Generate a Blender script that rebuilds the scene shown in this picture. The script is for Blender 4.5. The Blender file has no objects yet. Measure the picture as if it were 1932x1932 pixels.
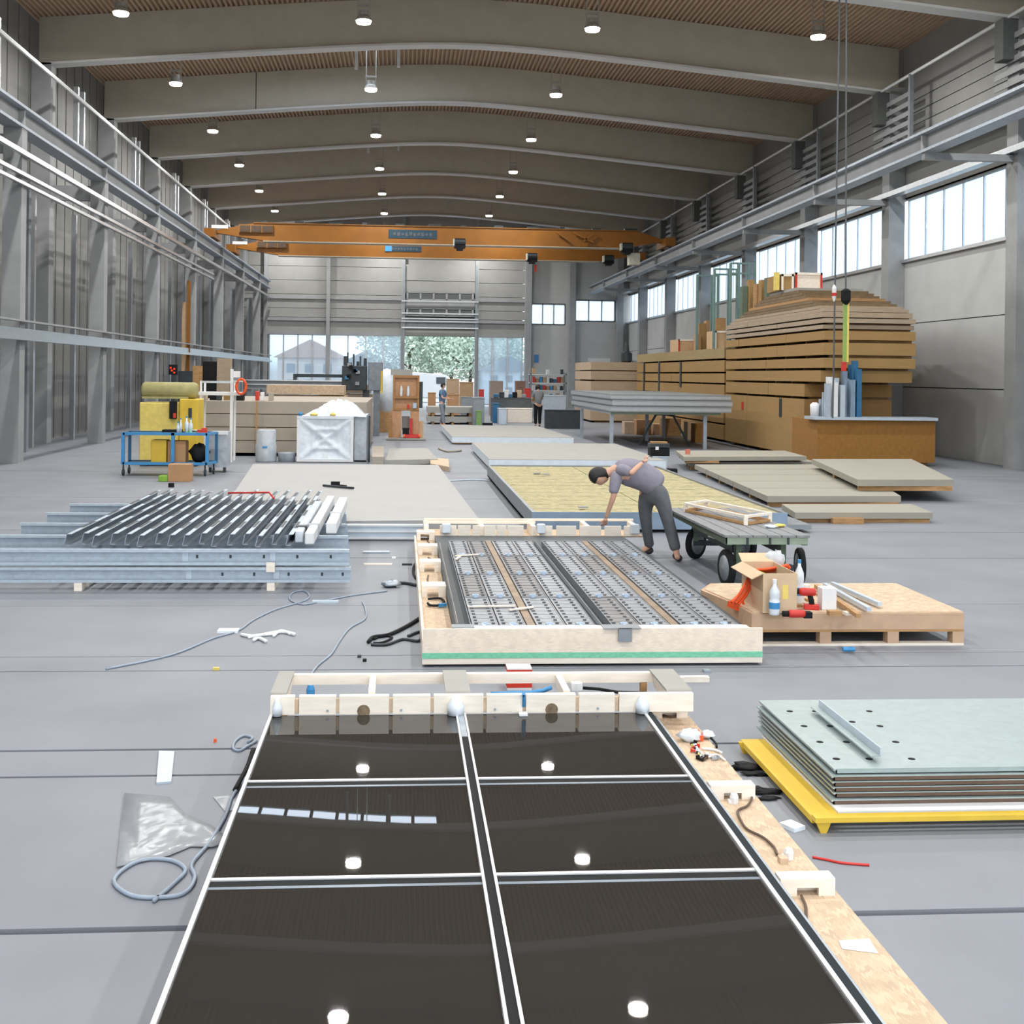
import bpy, bmesh, math, random
from mathutils import Vector, Matrix
random.seed(7)
SC = bpy.context.scene
COL = SC.collection
PI = math.pi
# ---------------------------------------------------------------- camera
F, YAW, ROLL, CX, CY, EYE = 2200.0, math.radians(4.15), math.radians(.70), 917.0, 707.0, 2.3
_cy, _sy, _cr, _sr = math.cos(YAW), math.sin(YAW), math.cos(ROLL), math.sin(ROLL)
cam = bpy.data.cameras.new('camera')
cam.sensor_fit = 'HORIZONTAL'; cam.sensor_width = 36; cam.lens = 36*F/1932
cam.shift_x = (966-CX)/1932; cam.shift_y = -(966-CY)/1932
cam.clip_start = .05; cam.clip_end = 600
co = bpy.data.objects.new('camera', cam); COL.objects.link(co)
co.matrix_world = (Matrix.Translation((0, 0, EYE)) @ Matrix.Rotation(-YAW, 4, 'Z')
                   @ Matrix.Rotation(PI/2, 4, 'X') @ Matrix.Rotation(ROLL, 4, 'Z'))
SC.camera = co
# ---------------------------------------------------------------- world, exposure
SC.view_settings.view_transform = 'Standard'; SC.view_settings.look = 'None'
SC.view_settings.gamma = 1; SC.view_settings.use_curve_mapping = False
SC.view_settings.exposure = 0.66
W = bpy.data.worlds.new('overcast_sky'); SC.world = W; W.use_nodes = True
wn = W.node_tree.nodes; wl = W.node_tree.links
bgn = wn['Background']; bgn.inputs[1].default_value = 2.2
tc = wn.new('ShaderNodeTexCoord'); sx = wn.new('ShaderNodeSeparateXYZ'); rp = wn.new('ShaderNodeValToRGB')
wl.new(tc.outputs['Generated'], sx.inputs[0]); wl.new(sx.outputs[2], rp.inputs[0]); wl.new(rp.outputs[0], bgn.inputs[0])
rp.color_ramp.elements[0].position = 0; rp.color_ramp.elements[0].color = (.36, .37, .36, 1)
rp.color_ramp.elements[1].position = .5; rp.color_ramp.elements[1].color = (.82, .89, .97, 1)
e = rp.color_ramp.elements.new(.02); e.color = (.82, .88, .94, 1)
cyc = SC.cycles
cyc.max_bounces = 6; cyc.diffuse_bounces = 3; cyc.glossy_bounces = 3; cyc.transmission_bounces = 4; cyc.transparent_max_bounces = 8
cyc.caustics_reflective = False; cyc.caustics_refractive = False; cyc.sample_clamp_indirect = 8
cyc.use_denoising = True; cyc.use_adaptive_sampling = True; cyc.adaptive_threshold = .04
LAMP_W = 210.0
LAMP_X = (-8.0, -1.2, 5.4, 12.1)
LAMP_Y = [33.5+8*k for k in range(-5, 7)]
def lamp_light(x, y, z):
    l = bpy.data.lights.new('lamp_glow', 'AREA'); l.shape = 'DISK'; l.size = .42; l.energy = LAMP_W; l.color = (1, .985, .955)
    o = bpy.data.objects.new('lamp_glow', l); COL.objects.link(o); o.location = (x, y, z); return o
def portal(cx, cy, cz, w, h, rot):
    l = bpy.data.lights.new('window_portal', 'AREA'); l.shape = 'RECTANGLE'; l.size = w; l.size_y = h
    l.cycles.is_portal = True
    o = bpy.data.objects.new('window_portal', l); COL.objects.link(o); o.location = (cx, cy, cz); o.rotation_euler = rot
# ---------------------------------------------------------------- pixel -> point on a real plane
def ray(px, py):
    a, b = px-CX, py-CY
    x, y = (a*_cr+b*_sr)/F, (-a*_sr+b*_cr)/F
    return (_cy*x+_sy, -_sy*x+_cy, -y)
def P(px, py, z=None, Y=None, X=None):
    d = ray(px, py)
    t = (z-EYE)/d[2] if z is not None else (Y/d[1] if Y is not None else X/d[0])
    return Vector((d[0]*t, d[1]*t, EYE+d[2]*t))
def PX(px, Y, py=760): return P(px, py, Y=Y)[0]
def PZ(px, py, Y): return P(px, py, Y=Y)[2]
# ---------------------------------------------------------------- mesh builder
class MB:
    def __init__(s): s.v = []; s.f = []
    def add(s, vs, fs):
        n = len(s.v); s.v += [tuple(v) for v in vs]; s.f += [tuple(i+n for i in f) for f in fs]; return s
    def box(s, x0, x1, y0, y1, z0, z1):
        return s.add([(x0,y0,z0),(x1,y0,z0),(x1,y1,z0),(x0,y1,z0),(x0,y0,z1),(x1,y0,z1),(x1,y1,z1),(x0,y1,z1)],
                     [(0,3,2,1),(4,5,6,7),(0,1,5,4),(1,2,6,5),(2,3,7,6),(3,0,4,7)])
    def slab(s, poly, z0, z1):
        n = len(poly); a = sum(poly[i][0]*poly[(i+1)%n][1]-poly[(i+1)%n][0]*poly[i][1] for i in range(n))
        if a < 0: poly = poly[::-1]
        vs = [(p[0],p[1],z0) for p in poly]+[(p[0],p[1],z1) for p in poly]
        return s.add(vs, [tuple(range(n))[::-1], tuple(range(n, 2*n))]+[(i,(i+1)%n,n+(i+1)%n,n+i) for i in range(n)])
    def bar(s, a, b, w, h=None, up=(0,0,1)):
        h = h or w; a = Vector(a); b = Vector(b); d = (b-a).normalized(); u = Vector(up)
        if abs(d.dot(u)) > .98: u = Vector((0,1,0))
        r = d.cross(u).normalized(); u = r.cross(d).normalized()
        c = [(-1,-1),(1,-1),(1,1),(-1,1)]
        vs = [p+r*(i*w/2)+u*(j*h/2) for p in (a,b) for i,j in c]
        return s.add(vs, [(0,1,2,3),(7,6,5,4),(0,4,5,1),(1,5,6,2),(2,6,7,3),(3,7,4,0)])
    def tube(s, pts, r, n=6, closed=False, r1=None):
        pts = [Vector(p) for p in pts]; m = len(pts); vs = []; up = Vector((0,0,1))
        for i, p in enumerate(pts):
            d = (pts[(i+1)%m]-pts[i-1]) if (closed or 0 < i < m-1) else (pts[1]-pts[0] if i == 0 else pts[-1]-pts[-2])
            d = d.normalized() if d.length > 1e-9 else Vector((0,1,0))
            q = up if abs(d.dot(up)) < .95 else Vector((0,1,0))
            a = d.cross(q).normalized(); b = a.cross(d).normalized()
            rr = r if r1 is None else r+(r1-r)*i/(m-1)
            vs += [p+a*(rr*math.cos(2*PI*k/n))+b*(rr*math.sin(2*PI*k/n)) for k in range(n)]
        fs = []
        for i in range(m if closed else m-1):
            j = (i+1)%m
            fs += [(i*n+k, i*n+(k+1)%n, j*n+(k+1)%n, j*n+k) for k in range(n)]
        if not closed: fs += [tuple(range(n))[::-1], tuple(range((m-1)*n, m*n))]
        return s.add(vs, fs)
    def lathe(s, prof, c=(0,0,0), n=16, axis='z'):
        vs = []
        for r, t in prof:
            for k in range(n):
                a = 2*PI*k/n; x, y = r*math.cos(a), r*math.sin(a)
                p = (x,y,t) if axis == 'z' else ((t,x,y) if axis == 'x' else (y,t,x))
                vs.append((c[0]+p[0], c[1]+p[1], c[2]+p[2]))
        m = len(prof)
        fs = [(i*n+k, i*n+(k+1)%n, (i+1)*n+(k+1)%n, (i+1)*n+k) for i in range(m-1) for k in range(n)]
        return s.add(vs, fs+[tuple(range(n))[::-1], tuple(range((m-1)*n, m*n))])
    def ext(s, prof, a, b, ax='y'):
        """closed profile of 2-D points pushed along an axis from a to b"""
        def q(p, t): return {'y': (p[0],t,p[1]), 'x': (t,p[0],p[1]), 'z': (p[0],p[1],t)}[ax]
        n = len(prof)
        return s.add([q(p,a) for p in prof]+[q(p,b) for p in prof],
                     [tuple(range(n))[::-1], tuple(range(n,2*n))]+[(i,(i+1)%n,n+(i+1)%n,n+i) for i in range(n)])
    def grid(s, nx, ny, fn):
        s.add([fn(i/nx, j/ny) for j in range(ny+1) for i in range(nx+1)],
              [(j*(nx+1)+i, j*(nx+1)+i+1, (j+1)*(nx+1)+i+1, (j+1)*(nx+1)+i) for j in range(ny) for i in range(nx)])
        return s
    def rot(s, ang, c, n0=0):
        ca, sa = math.cos(ang), math.sin(ang)
        s.v[n0:] = [(c[0]+(x-c[0])*ca-(y-c[1])*sa, c[1]+(x-c[0])*sa+(y-c[1])*ca, z) for x,y,z in s.v[n0:]]
        return s
ORG = {}
def root_of(o):
    while o.parent: o = o.parent
    return o
def fixn(me):
    bm = bmesh.new(); bm.from_mesh(me); bmesh.ops.recalc_face_normals(bm, faces=bm.faces); bm.to_mesh(me); bm.free()
def obj(name, mb, mat, parent=None, smooth=False, bevel=0, label=None, loc=None):
    if parent is not None: org = ORG[root_of(parent).name]
    elif loc is not None: org = Vector(loc)
    else:
        xs, ys, zs = zip(*mb.v); org = Vector(((min(xs)+max(xs))/2, (min(ys)+max(ys))/2, min(zs)))
    me = bpy.data.meshes.new(name)
    me.from_pydata([(v[0]-org[0], v[1]-org[1], v[2]-org[2]) for v in mb.v], [], mb.f); fixn(me)
    if smooth:
        for p in me.polygons: p.use_smooth = True
    me.materials.append(mat)
    o = bpy.data.objects.new(name, me); COL.objects.link(o)
    if parent is not None: o.parent = parent
    else: o.location = org; ORG[o.name] = org
    if bevel:
        m = o.modifiers.new('bevel', 'BEVEL'); m.width = bevel; m.segments = 1; m.limit_method = 'ANGLE'
    if label: o['label'] = label
    return o
def thing(name, label, cat, loc=(0,0,0), group=None):
    o = bpy.data.objects.new(name, None); COL.objects.link(o); o.location = loc; ORG[o.name] = Vector(loc)
    o.empty_display_size = .1
    return tag(o, label, cat, group)
def tag(o, label, cat, group=None):
    o['label'] = label; o['category'] = cat
    if group: o['group'] = group
    return o
def st(o): o['kind'] = 'structure'; return o
def struct(name, mb, mat, parent=None, **k):
    o = obj(name, mb, mat, parent, loc=None if parent else (0,0,0), **k)
    return o if parent else st(o)
def sroot(name):
    o = bpy.data.objects.new(name, None); COL.objects.link(o); ORG[o.name] = Vector((0,0,0)); return st(o)
KIDS = {}
def dup(root, loc=None, rotz=None, label=None, group=None):
    r = root.copy(); COL.objects.link(r); ORG[r.name] = Vector(loc if loc is not None else root.location)
    if loc is not None: r.location = loc
    if rotz is not None: r.rotation_euler = (0,0,rotz)
    if label: r['label'] = label
    if group: r['group'] = group
    for ch in list(COL.objects):
        if ch.parent == root:
            c = ch.copy(); COL.objects.link(c); c.parent = r
            for g in list(COL.objects):
                if g.parent == ch:
                    d = g.copy(); COL.objects.link(d); d.parent = c
    return r
def dupc(ch, parent, off):
    c = ch.copy(); COL.objects.link(c); c.parent = parent; c.location = Vector(ch.location)+Vector(off); return c
# ---------------------------------------------------------------- materials
def lin(h):
    h = h.lstrip('#'); r = [int(h[i:i+2],16)/255 for i in (0,2,4)]
    return tuple((c/12.92 if c <= .04045 else ((c+.055)/1.055)**2.4) for c in r)+(1,)
def M(name, hexc, rough=.6, metal=0, var=.1, scale=8, bump=0, bscale=None, stretch=None, spec=.5, kind='noise', emit=None, est=0, alpha=1, detail=3, coat=0):
    m = bpy.data.materials.new(name); m.use_nodes = True; nt = m.node_tree; b = nt.nodes['Principled BSDF']
    b.inputs['Roughness'].default_value = rough; b.inputs['Metallic'].default_value = metal
    b.inputs['Specular IOR Level'].default_value = spec
    b.inputs['Coat Weight'].default_value = coat
    c = lin(hexc); tcn = nt.nodes.new('ShaderNodeTexCoord'); mp = nt.nodes.new('ShaderNodeMapping')
    nt.links.new(tcn.outputs['Object'], mp.inputs[0])
    if stretch: mp.inputs['Scale'].default_value = stretch
    if kind == 'flake':
        t = nt.nodes.new('ShaderNodeTexVoronoi'); t.inputs['Scale'].default_value = scale; t.inputs['Randomness'].default_value = 1
        sp = nt.nodes.new('ShaderNodeSeparateColor'); nt.links.new(t.outputs['Color'], sp.inputs[0]); out = sp.outputs[0]
        w = nt.nodes.new('ShaderNodeTexNoise'); w.inputs['Scale'].default_value = scale*.7; w.inputs['Detail'].default_value = 2
        ad = nt.nodes.new('ShaderNodeVectorMath'); ad.operation = 'MULTIPLY_ADD'
        nt.links.new(w.outputs['Color'], ad.inputs[0]); ad.inputs[1].default_value = (.12,.12,.12); nt.links.new(mp.outputs[0], ad.inputs[2])
        nt.links.new(ad.outputs[0], t.inputs['Vector'])
    else:
        t = nt.nodes.new('ShaderNodeTexNoise'); t.inputs['Scale'].default_value = scale; t.inputs['Detail'].default_value = detail
        nt.links.new(mp.outputs[0], t.inputs['Vector']); out = t.outputs['Fac']
    r = nt.nodes.new('ShaderNodeValToRGB'); nt.links.new(out, r.inputs[0])
    lo, hi = (.3,.7) if kind == 'noise' else (0,1)
    r.color_ramp.elements[0].position = lo; r.color_ramp.elements[1].position = hi
    r.color_ramp.elements[0].color = tuple(x*(1-var) for x in c[:3])+(1,)
    r.color_ramp.elements[1].color = tuple(min(1,x*(1+var)) for x in c[:3])+(1,)
    nt.links.new(r.outputs[0], b.inputs['Base Color'])
    if bump:
        bn = nt.nodes.new('ShaderNodeBump'); bn.inputs['Strength'].default_value = bump; bn.inputs['Distance'].default_value = .02
        s2 = t
        if bscale:
            s2 = nt.nodes.new('ShaderNodeTexNoise'); s2.inputs['Scale'].default_value = bscale; nt.links.new(mp.outputs[0], s2.inputs['Vector'])
            out = s2.outputs['Fac']
        nt.links.new(out, bn.inputs['Height']); nt.links.new(bn.outputs[0], b.inputs['Normal'])
    if emit:
        b.inputs['Emission Color'].default_value = lin(emit); b.inputs['Emission Strength'].default_value = est
    if alpha < 1: b.inputs['Alpha'].default_value = alpha
    return m
def thin_glass(name, tint, refl=.12, opac=0.0, rough=.02):
    m = bpy.data.materials.new(name); m.use_nodes = True; nt = m.node_tree
    for n in list(nt.nodes): nt.nodes.remove(n)
    o = nt.nodes.new('ShaderNodeOutputMaterial'); tr = nt.nodes.new('ShaderNodeBsdfTransparent'); tr.inputs[0].default_value = lin(tint)
    g = nt.nodes.new('ShaderNodeBsdfGlossy'); g.inputs['Roughness'].default_value = rough
    mx = nt.nodes.new('ShaderNodeMixShader'); mx.inputs[0].default_value = refl
    nt.links.new(tr.outputs[0], mx.inputs[1]); nt.links.new(g.outputs[0], mx.inputs[2])
    last = mx
    if opac:
        d = nt.nodes.new('ShaderNodeBsdfTranslucent'); d.inputs[0].default_value = (.9,.95,1,1)
        m2 = nt.nodes.new('ShaderNodeMixShader'); m2.inputs[0].default_value = opac
        nt.links.new(mx.outputs[0], m2.inputs[1]); nt.links.new(d.outputs[0], m2.inputs[2]); last = m2
    nt.links.new(last.outputs[0], o.inputs[0]); return m
MT = {}
MT['floor'] = M('floor_concrete', '#868a92', .55, var=.10, scale=.9, bump=.05, bscale=60, detail=8, spec=.35)
MT['groove'] = M('floor_groove', '#4c5058', .8)
MT['beam'] = M('roof_beam_paint', '#c6c0b0', .75, var=.04, scale=2)
MT['deck'] = M('roof_deck', '#c2a890', .8, var=.05)
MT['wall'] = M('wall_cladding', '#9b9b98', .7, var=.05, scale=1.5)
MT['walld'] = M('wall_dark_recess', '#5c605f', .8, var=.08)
MT['col'] = M('column_paint', '#9c9ea0', .6, var=.08, scale=2)
MT['steel'] = M('painted_steel_grey', '#8f959b', .45, .3, var=.08, scale=4)
MT['steeld'] = M('dark_steel', '#3b4246', .5, .4, var=.15, scale=6)
MT['galv'] = M('galvanised_steel', '#a9b3bd', .4, .55, var=.12, scale=14, kind='flake')
MT['alu'] = M('aluminium', '#c8ccd0', .3, .8, var=.05)
MT['crane'] = M('crane_yellow', '#8a560e', .5, 0, var=.12, scale=1.2)
MT['blue'] = M('sign_blue', '#2a6a92', .6)
MT['white'] = M('white_plastic', '#e6e8ea', .5, var=.04)
MT['black'] = M('black_rubber', '#1a1b1d', .75, spec=.25, var=.2)
MT['osb'] = M('osb_board', '#f0e2d0', .75, var=.08, scale=26, kind='flake', stretch=(1,2.2,1))
MT['osbd'] = M('osb_board_darker', '#cdb59a', .8, var=.16, scale=24, kind='flake')
MT['pine'] = M('planed_pine', '#f2e8da', .65, var=.08, scale=5, stretch=(1,6,6))
MT['wood'] = M('rough_timber', '#b18a5e', .8, var=.2, scale=5, stretch=(1,5,5))
MT['mdf'] = M('brown_board', '#a1804f', .75, var=.06, scale=2, stretch=(1,1,8), detail=6)
MT['mdfd'] = M('brown_board_end', '#96692f', .8, var=.1, scale=10)
MT['mdfl'] = M('pale_board', '#a99782', .75, var=.08, scale=3, stretch=(1,1,6))
MT['card'] = M('cardboard', '#b98f68', .8, var=.08, scale=4)
MT['greyboard'] = M('cement_board', '#a4a39e', .8, var=.05, scale=3, detail=6)
MT['tape'] = M('green_tape', '#7fd0ac', .5, var=.12, scale=30, stretch=(1,1,3))
MT['glassdark'] = M('dark_glazing', '#32302e', .012, 0, var=.05, scale=1, bump=.006, bscale=2.2, spec=.26)
MT['glass'] = thin_glass('window_glass', '#ced8df', .05, .12)
MT['foil'] = M('clear_foil', '#dfe6ec', .25, 0, var=.1, scale=9, bump=.7, bscale=14, alpha=.75)
MT['foilw'] = M('white_shrink_foil', '#dfe8f0', .25, 0, var=.08, scale=7, bump=.5, bscale=9)
MT['lens'] = M('lamp_lens', '#ffffff', .5, emit='#fff6e6', est=14)
MT['lampgrey'] = M('lamp_housing', '#b0aca4', .5)
MT['red'] = M('red_plastic', '#d23a26', .45, var=.12)
MT['orange'] = M('orange_webbing', '#ee5a25', .6, var=.15, scale=20)
MT['yellow'] = M('yellow_paint', '#dcb93c', .5, var=.1, scale=3)
MT['bluep'] = M('blue_paint', '#3f8fc8', .45, var=.08)
MT['hose'] = M('pale_blue_hose', '#97a4b4', .5)
MT['wool'] = M('mineral_wool', '#b7ae88', .95, var=.22, scale=9, bump=1.0, bscale=25, stretch=(1,2.5,1), detail=5)
MT['green'] = M('green_cart_paint', '#5c6b58', .6, var=.15)
MT['ground'] = M('yard_asphalt', '#9a9c9a', .9)
MT['leaf'] = M('tree_leaf', '#bccdbe', .8, var=.25, scale=1.2)  # green paled so the leaves carry the outdoor haze
MT['bark'] = M('tree_bark', '#5c4c3c', .9)
MT['brick'] = M('house_render', '#dccbc0', .8)  # lightened: outdoor haze is mixed into this wall colour
MT['roofred'] = M('tiled_roof', '#c4a08e', .8)  # roof red lightened too, with the yard haze in it
MT['alus'] = M('bright_aluminium', '#dfe0e2', .3, .35, var=.03)
MT['alub'] = M('blue_grey_bar', '#76828f', .35, .4, var=.03)
MT['gask'] = M('charcoal_edge_strip', '#2a3136', .8, spec=.2, var=.06)
MT['brown'] = M('brown_cable', '#5e4a3c', .6)
MT['brownm'] = M('brown_metal_strip', '#94806a', .5, .3, var=.2, scale=6)
MT['cork'] = M('dark_grommet', '#7b6a55', .8, var=.3, scale=40)
MT['yellowp'] = M('yellow_plastic', '#e4cd6c', .5)
MT['plate'] = M('pressed_metal_plate', '#9a9da2', .42, .45, var=.10, scale=12)
MT['plate2'] = M('pressed_metal_plate_dull', '#868586', .5, .4, var=.12, scale=9)
MT['tabd'] = M('dark_slot', '#606366', .6, .3)
MT['clip'] = M('pale_blue_clip', '#b6c9dd', .5)
MT['bracket'] = M('pale_bracket', '#c3d0dc', .4, .3, var=.05)
MT['galvb'] = M('blue_grey_sheet', '#8ea3b8', .4, .4, var=.08, scale=6)
MT['foam'] = M('white_foam_edge', '#d9e4ee', .7, var=.05)
MT['greyboardl'] = M('cement_board_pale', '#aaaaa9', .7, var=.03, scale=2, detail=6)
MT['greyboards'] = M('cement_board_stack', '#a9a093', .8, var=.05, scale=2)
MT['foilg'] = M('grey_shrink_foil', '#b4bcc4', .3, 0, var=.12, scale=6, bump=.5, bscale=9)
MT['blued'] = M('blue_paint_dark', '#2d6a94', .5)
MT['greenp'] = M('green_cloth', '#4fae7c', .9)
MT['lime'] = M('lime_plastic', '#86b43e', .5)
MT['olive'] = M('olive_tarpaulin', '#a59f6c', .7, var=.15, scale=5)
MT['redlamp'] = M('red_indicator', '#e03010', .5, emit='#ff3010', est=1.2)
MT['pinel'] = M('tan_board', '#c9a983', .7, var=.06)
MT['galvl'] = M('pale_galvanised', '#b3c0cc', .45, .35, var=.10, scale=30, kind='flake')
MT['galvp'] = M('galvanised_plate', '#a9b8b8', .4, .35, var=.05, scale=20, kind='flake')
MT['steelm'] = M('mid_grey_steel', '#a0aab4', .45, .4, var=.08, scale=6)
MT['redp'] = M('red_tool_plastic', '#c8322c', .45)
MT['foilfl'] = M('clear_film_on_floor', '#b2b6bc', .2, 0, var=.06, scale=9, bump=.6, bscale=8, alpha=.7)
MT['deckw'] = M('grey_deck_board', '#87898c', .7, var=.12, scale=4, stretch=(5,1,1))
MT['greenl'] = M('pale_green_frame', '#8b9c8a', .6)
MT['boxc'] = M('pale_cardboard', '#d3b898', .8, var=.05)
MT['cranel'] = M('crane_flange_pale', '#a89c88', .5)
MT['craned'] = M('crane_brown_paint', '#8a5a1c', .6, var=.2)  # brown paint of the cabinets, struts and upper flanges
MT['signb'] = M('sign_dark_blue', '#1c3f52', .6)
MT['steelb'] = M('slate_steel', '#50555a', .6, var=.15)
MT['steelb2'] = M('pale_slate', '#7d8790', .6, var=.15)
MT['cream'] = M('cream_paint', '#c4c4b4', .6)
MT['mdfo'] = M('olive_tan_board', '#a08a60', .75, var=.06, scale=2, stretch=(1,1,8))
MT['mdfp'] = M('pinkish_pale_board', '#b9a288', .75, var=.06, scale=2, stretch=(1,1,8))
MT['greeng'] = M('grey_green_tube', '#6d8a86', .5)
MT['lime2'] = M('green_sling', '#8fae5c', .7)
MT['steell'] = M('pale_steel_leg', '#a4adb8', .45, .3)
MT['greypan'] = M('grey_panel_edge', '#a9aeb2', .5, .2, var=.05)
MT['steelt'] = M('grey_panel_skin', '#8f9394', .45, .3, var=.05)
MT['greyboardp'] = M('pale_long_panel', '#a19d91', .75, var=.06, scale=3, stretch=(.4,4,4), detail=6)
MT['redrag'] = M('faded_red_cloth', '#d4806c', .9)
MT['pineo'] = M('tan_plywood', '#bf9370', .75, var=.1, scale=9)
MT['pineo2'] = M('tan_plywood_dark', '#a67c50', .75, var=.1)
MT['boxg'] = M('grey_brown_carton', '#b3a79b', .8)
MT['redbr'] = M('red_brown_carton', '#97796c', .8)
MT['greenb'] = M('green_bin', '#7ba05c', .6)
MT['wallw'] = M('pale_render', '#d5dade', .9)
MT['skin'] = M('skin', '#d4a78f', .6, var=.06, scale=12)
MT['hair'] = M('black_hair', '#1e1c1d', .6, var=.25, scale=30, bump=.4)
MT['lip'] = M('lip', '#a8685c', .6)
MT['shirt'] = M('mauve_grey_shirt', '#8d8a97', .9, var=.06, scale=9, bump=.5, bscale=14)
MT['trouser'] = M('grey_trousers', '#66696e', .9, var=.1, scale=8, bump=.5, bscale=14)
MT['trousd'] = M('dark_waistband', '#4f5459', .9)
MT['shoe'] = M('dark_shoe', '#383437', .7)
MT['blueov'] = M('blue_grey_overall', '#5d7d9a', .9, var=.2, scale=5)
MT['greyov'] = M('grey_overall', '#7c8590', .9, var=.2, scale=5)
MT['greysh'] = M('grey_shirt', '#7d8083', .9, var=.1, scale=5)
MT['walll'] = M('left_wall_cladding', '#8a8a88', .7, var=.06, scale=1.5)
MT['cabd'] = M('dark_brown_cabinet', '#4a3828', .6, var=.2)
MT['flange'] = M('beam_flange_lit', '#dcdcdc', .7, var=.03, scale=2)  # beam paint made paler: the light the flange catches is in its colour
MT['pallet'] = M('pale_brown_pallet_board', '#c6a78b', .8, var=.08, scale=6)
MT['heapb'] = M('weathered_brown_sheet', '#7d6a50', .85, var=.15, scale=4)
MT['wallday'] = M('daylit_wall_cladding', '#c3c5c4', .7, var=.04, scale=1.5)  # wall cladding lightened to carry side daylight on these panels
# ================================================================ SETTING
XL, XR, YB, YF = -11.6, 16.4, 84.0, -9.0
def zb(x): return 13.05-.095*math.sqrt((x-1.9)**2+6.25)
def zt(x): return zb(x)+1.53
# floor: cast strips between cross joints
joints = [P(400,1750,z=0)[1], P(400,1462,z=0)[1], P(400,1413,z=0)[1], P(600,1264,z=0)[1], P(600,1237,z=0)[1], P(400,1143,z=0)[1], 14.6, 17.1, 21.5, 27.0, 33.5, 41.0, 52, 64]
widths = [.05, .03, .035, .018, .014, .012]+[.03]*8
fl = struct('floor', MB().box(XL-.5, XR+.5, YF, YB+.3, -.3, -.035), MT['groove'])
y0 = YF
for yj, w in zip(joints+[YB+.3], widths+[0]):
    struct('floor_slab', MB().box(XL-.5, XR+.5, y0, yj-w/2, -.035, 0), MT['floor'], fl); y0 = yj+w/2
# roof deck: trapezoid ribs running down the hall
b = MB(); n = 175; pr = []
for i in range(n):
    x0 = XL+(XR-XL)*i/n; w = (XR-XL)/n
    for fx, dz in ((0,0),(.42,0),(.5,.1),(.92,.1)):
        x = x0+w*fx; pr.append((x, zt(x)+dz))
pr.append((XR, zt(XR)))
m = len(pr)
ys = [YF, YB+.2]
b.add([(x, y, z) for y in ys for x, z in pr], [(i, i+1, m+i+1, m+i) for i in range(m-1)])
b.add([(x, y, z+.25) for y in ys for x, z in pr[::8]+[pr[-1]]], [])
ceil = struct('ceiling', b, MT['deck'])
# a closed outer skin so no sky leaks between ribs
b = MB(); xs = [XL-.5+(XR-XL+1)*i/24 for i in range(25)]
SKY = (-6.6, 1.5, 40.45, 42.1)       # roof light seen mirrored in the black glazing
# beams with bottom flange
def beam(yc, name='roof_beam'):
    r = sroot(name)
    xs = [XL+.2+(XR-XL-.4)*i/32 for i in range(33)]
    def strip(y0, y1, f0, f1):
        b = MB(); 
        for x in xs: b.v += [(x,y0,f0(x)),(x,y1,f0(x)),(x,y1,f1(x)),(x,y0,f1(x))]
        for i in range(32):
            a = i*4
            for k in range(4): b.f.append((a+k, a+(k+1)%4, a+4+(k+1)%4, a+4+k))
        b.f += [(3,2,1,0), (128,129,130,131)]
        return b
    struct('web', strip(yc-.09, yc+.09, zb, lambda x: zt(x)-.01), MT['beam'], r)
    struct('bottom_flange', strip(yc-.25, yc+.25, lambda x: zb(x)-.005, lambda x: zb(x)+.065), MT['flange'], r)
    for sx_ in ((-5.7,) if abs(yc-45.4) < .1 else ()):
        struct('panel_joint', MB().box(sx_-.02, sx_+.02, yc-.1, yc-.085, zb(sx_)+.1, zt(sx_)-.02), MT['walld'], r)
    return r
for k in range(-5, 6): beam(37.4+8*k)
# lamps
def make_lamp(x):
    t = thing('bay_lamp', '', 'lamp', (x,0,12.3))
    obj('lens', MB().lathe([(.20,0),(.215,.03),(.21,.07)], (x,0,12.3), 16), MT['lens'], t)
    obj('reflector', MB().lathe([(.235,.07),(.2,.16),(.14,.22),(.14,.36)], (x,0,12.3), 16), MT['lampgrey'], t)
    for s in (-1, 1):
        obj('hanging_rod', MB().box(x+s*.17-.015, x+s*.17+.015, -.015, .015, 12.5, zt(x+s*.17)+.03), MT['lampgrey'], t)
    obj('crossbar', MB().box(x-.2, x+.2, -.03, .03, 12.78, 12.84), MT['lampgrey'], t)
    return t
lamp0 = {}
rown = ['left', 'second', 'third', 'right']
ordn = ['first','second','third','fourth','fifth','sixth','seventh']
for j, ly in enumerate(LAMP_Y):
    for i, lx in enumerate(LAMP_X):
        k = j-5     # k=0 is the row at the top edge of the photograph
        if not (j > 5 and i == 3): lamp_light(lx, ly, 12.28)
        if ly < 24: continue
        row = ['left-hand','left-centre','right-centre','right-hand'][i]
        if k > 0 and i == 3: continue
        lab = 'lit bay lamp on two rods, %s row, %s from the photo top' % (row, ordn[k]) if k >= 0 else \
              'lit bay lamp of the %s row, overhead, %s out of frame' % (row, ['nearest','next','third','fourth'][-1-k])
        if i in lamp0: o = dup(lamp0[i])
        else: o = lamp0[i] = make_lamp(lx)
        o.location = (lx, ly, 12.3); o['label'] = lab; o['group'] = 'high-bay lamps under the roof'
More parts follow.
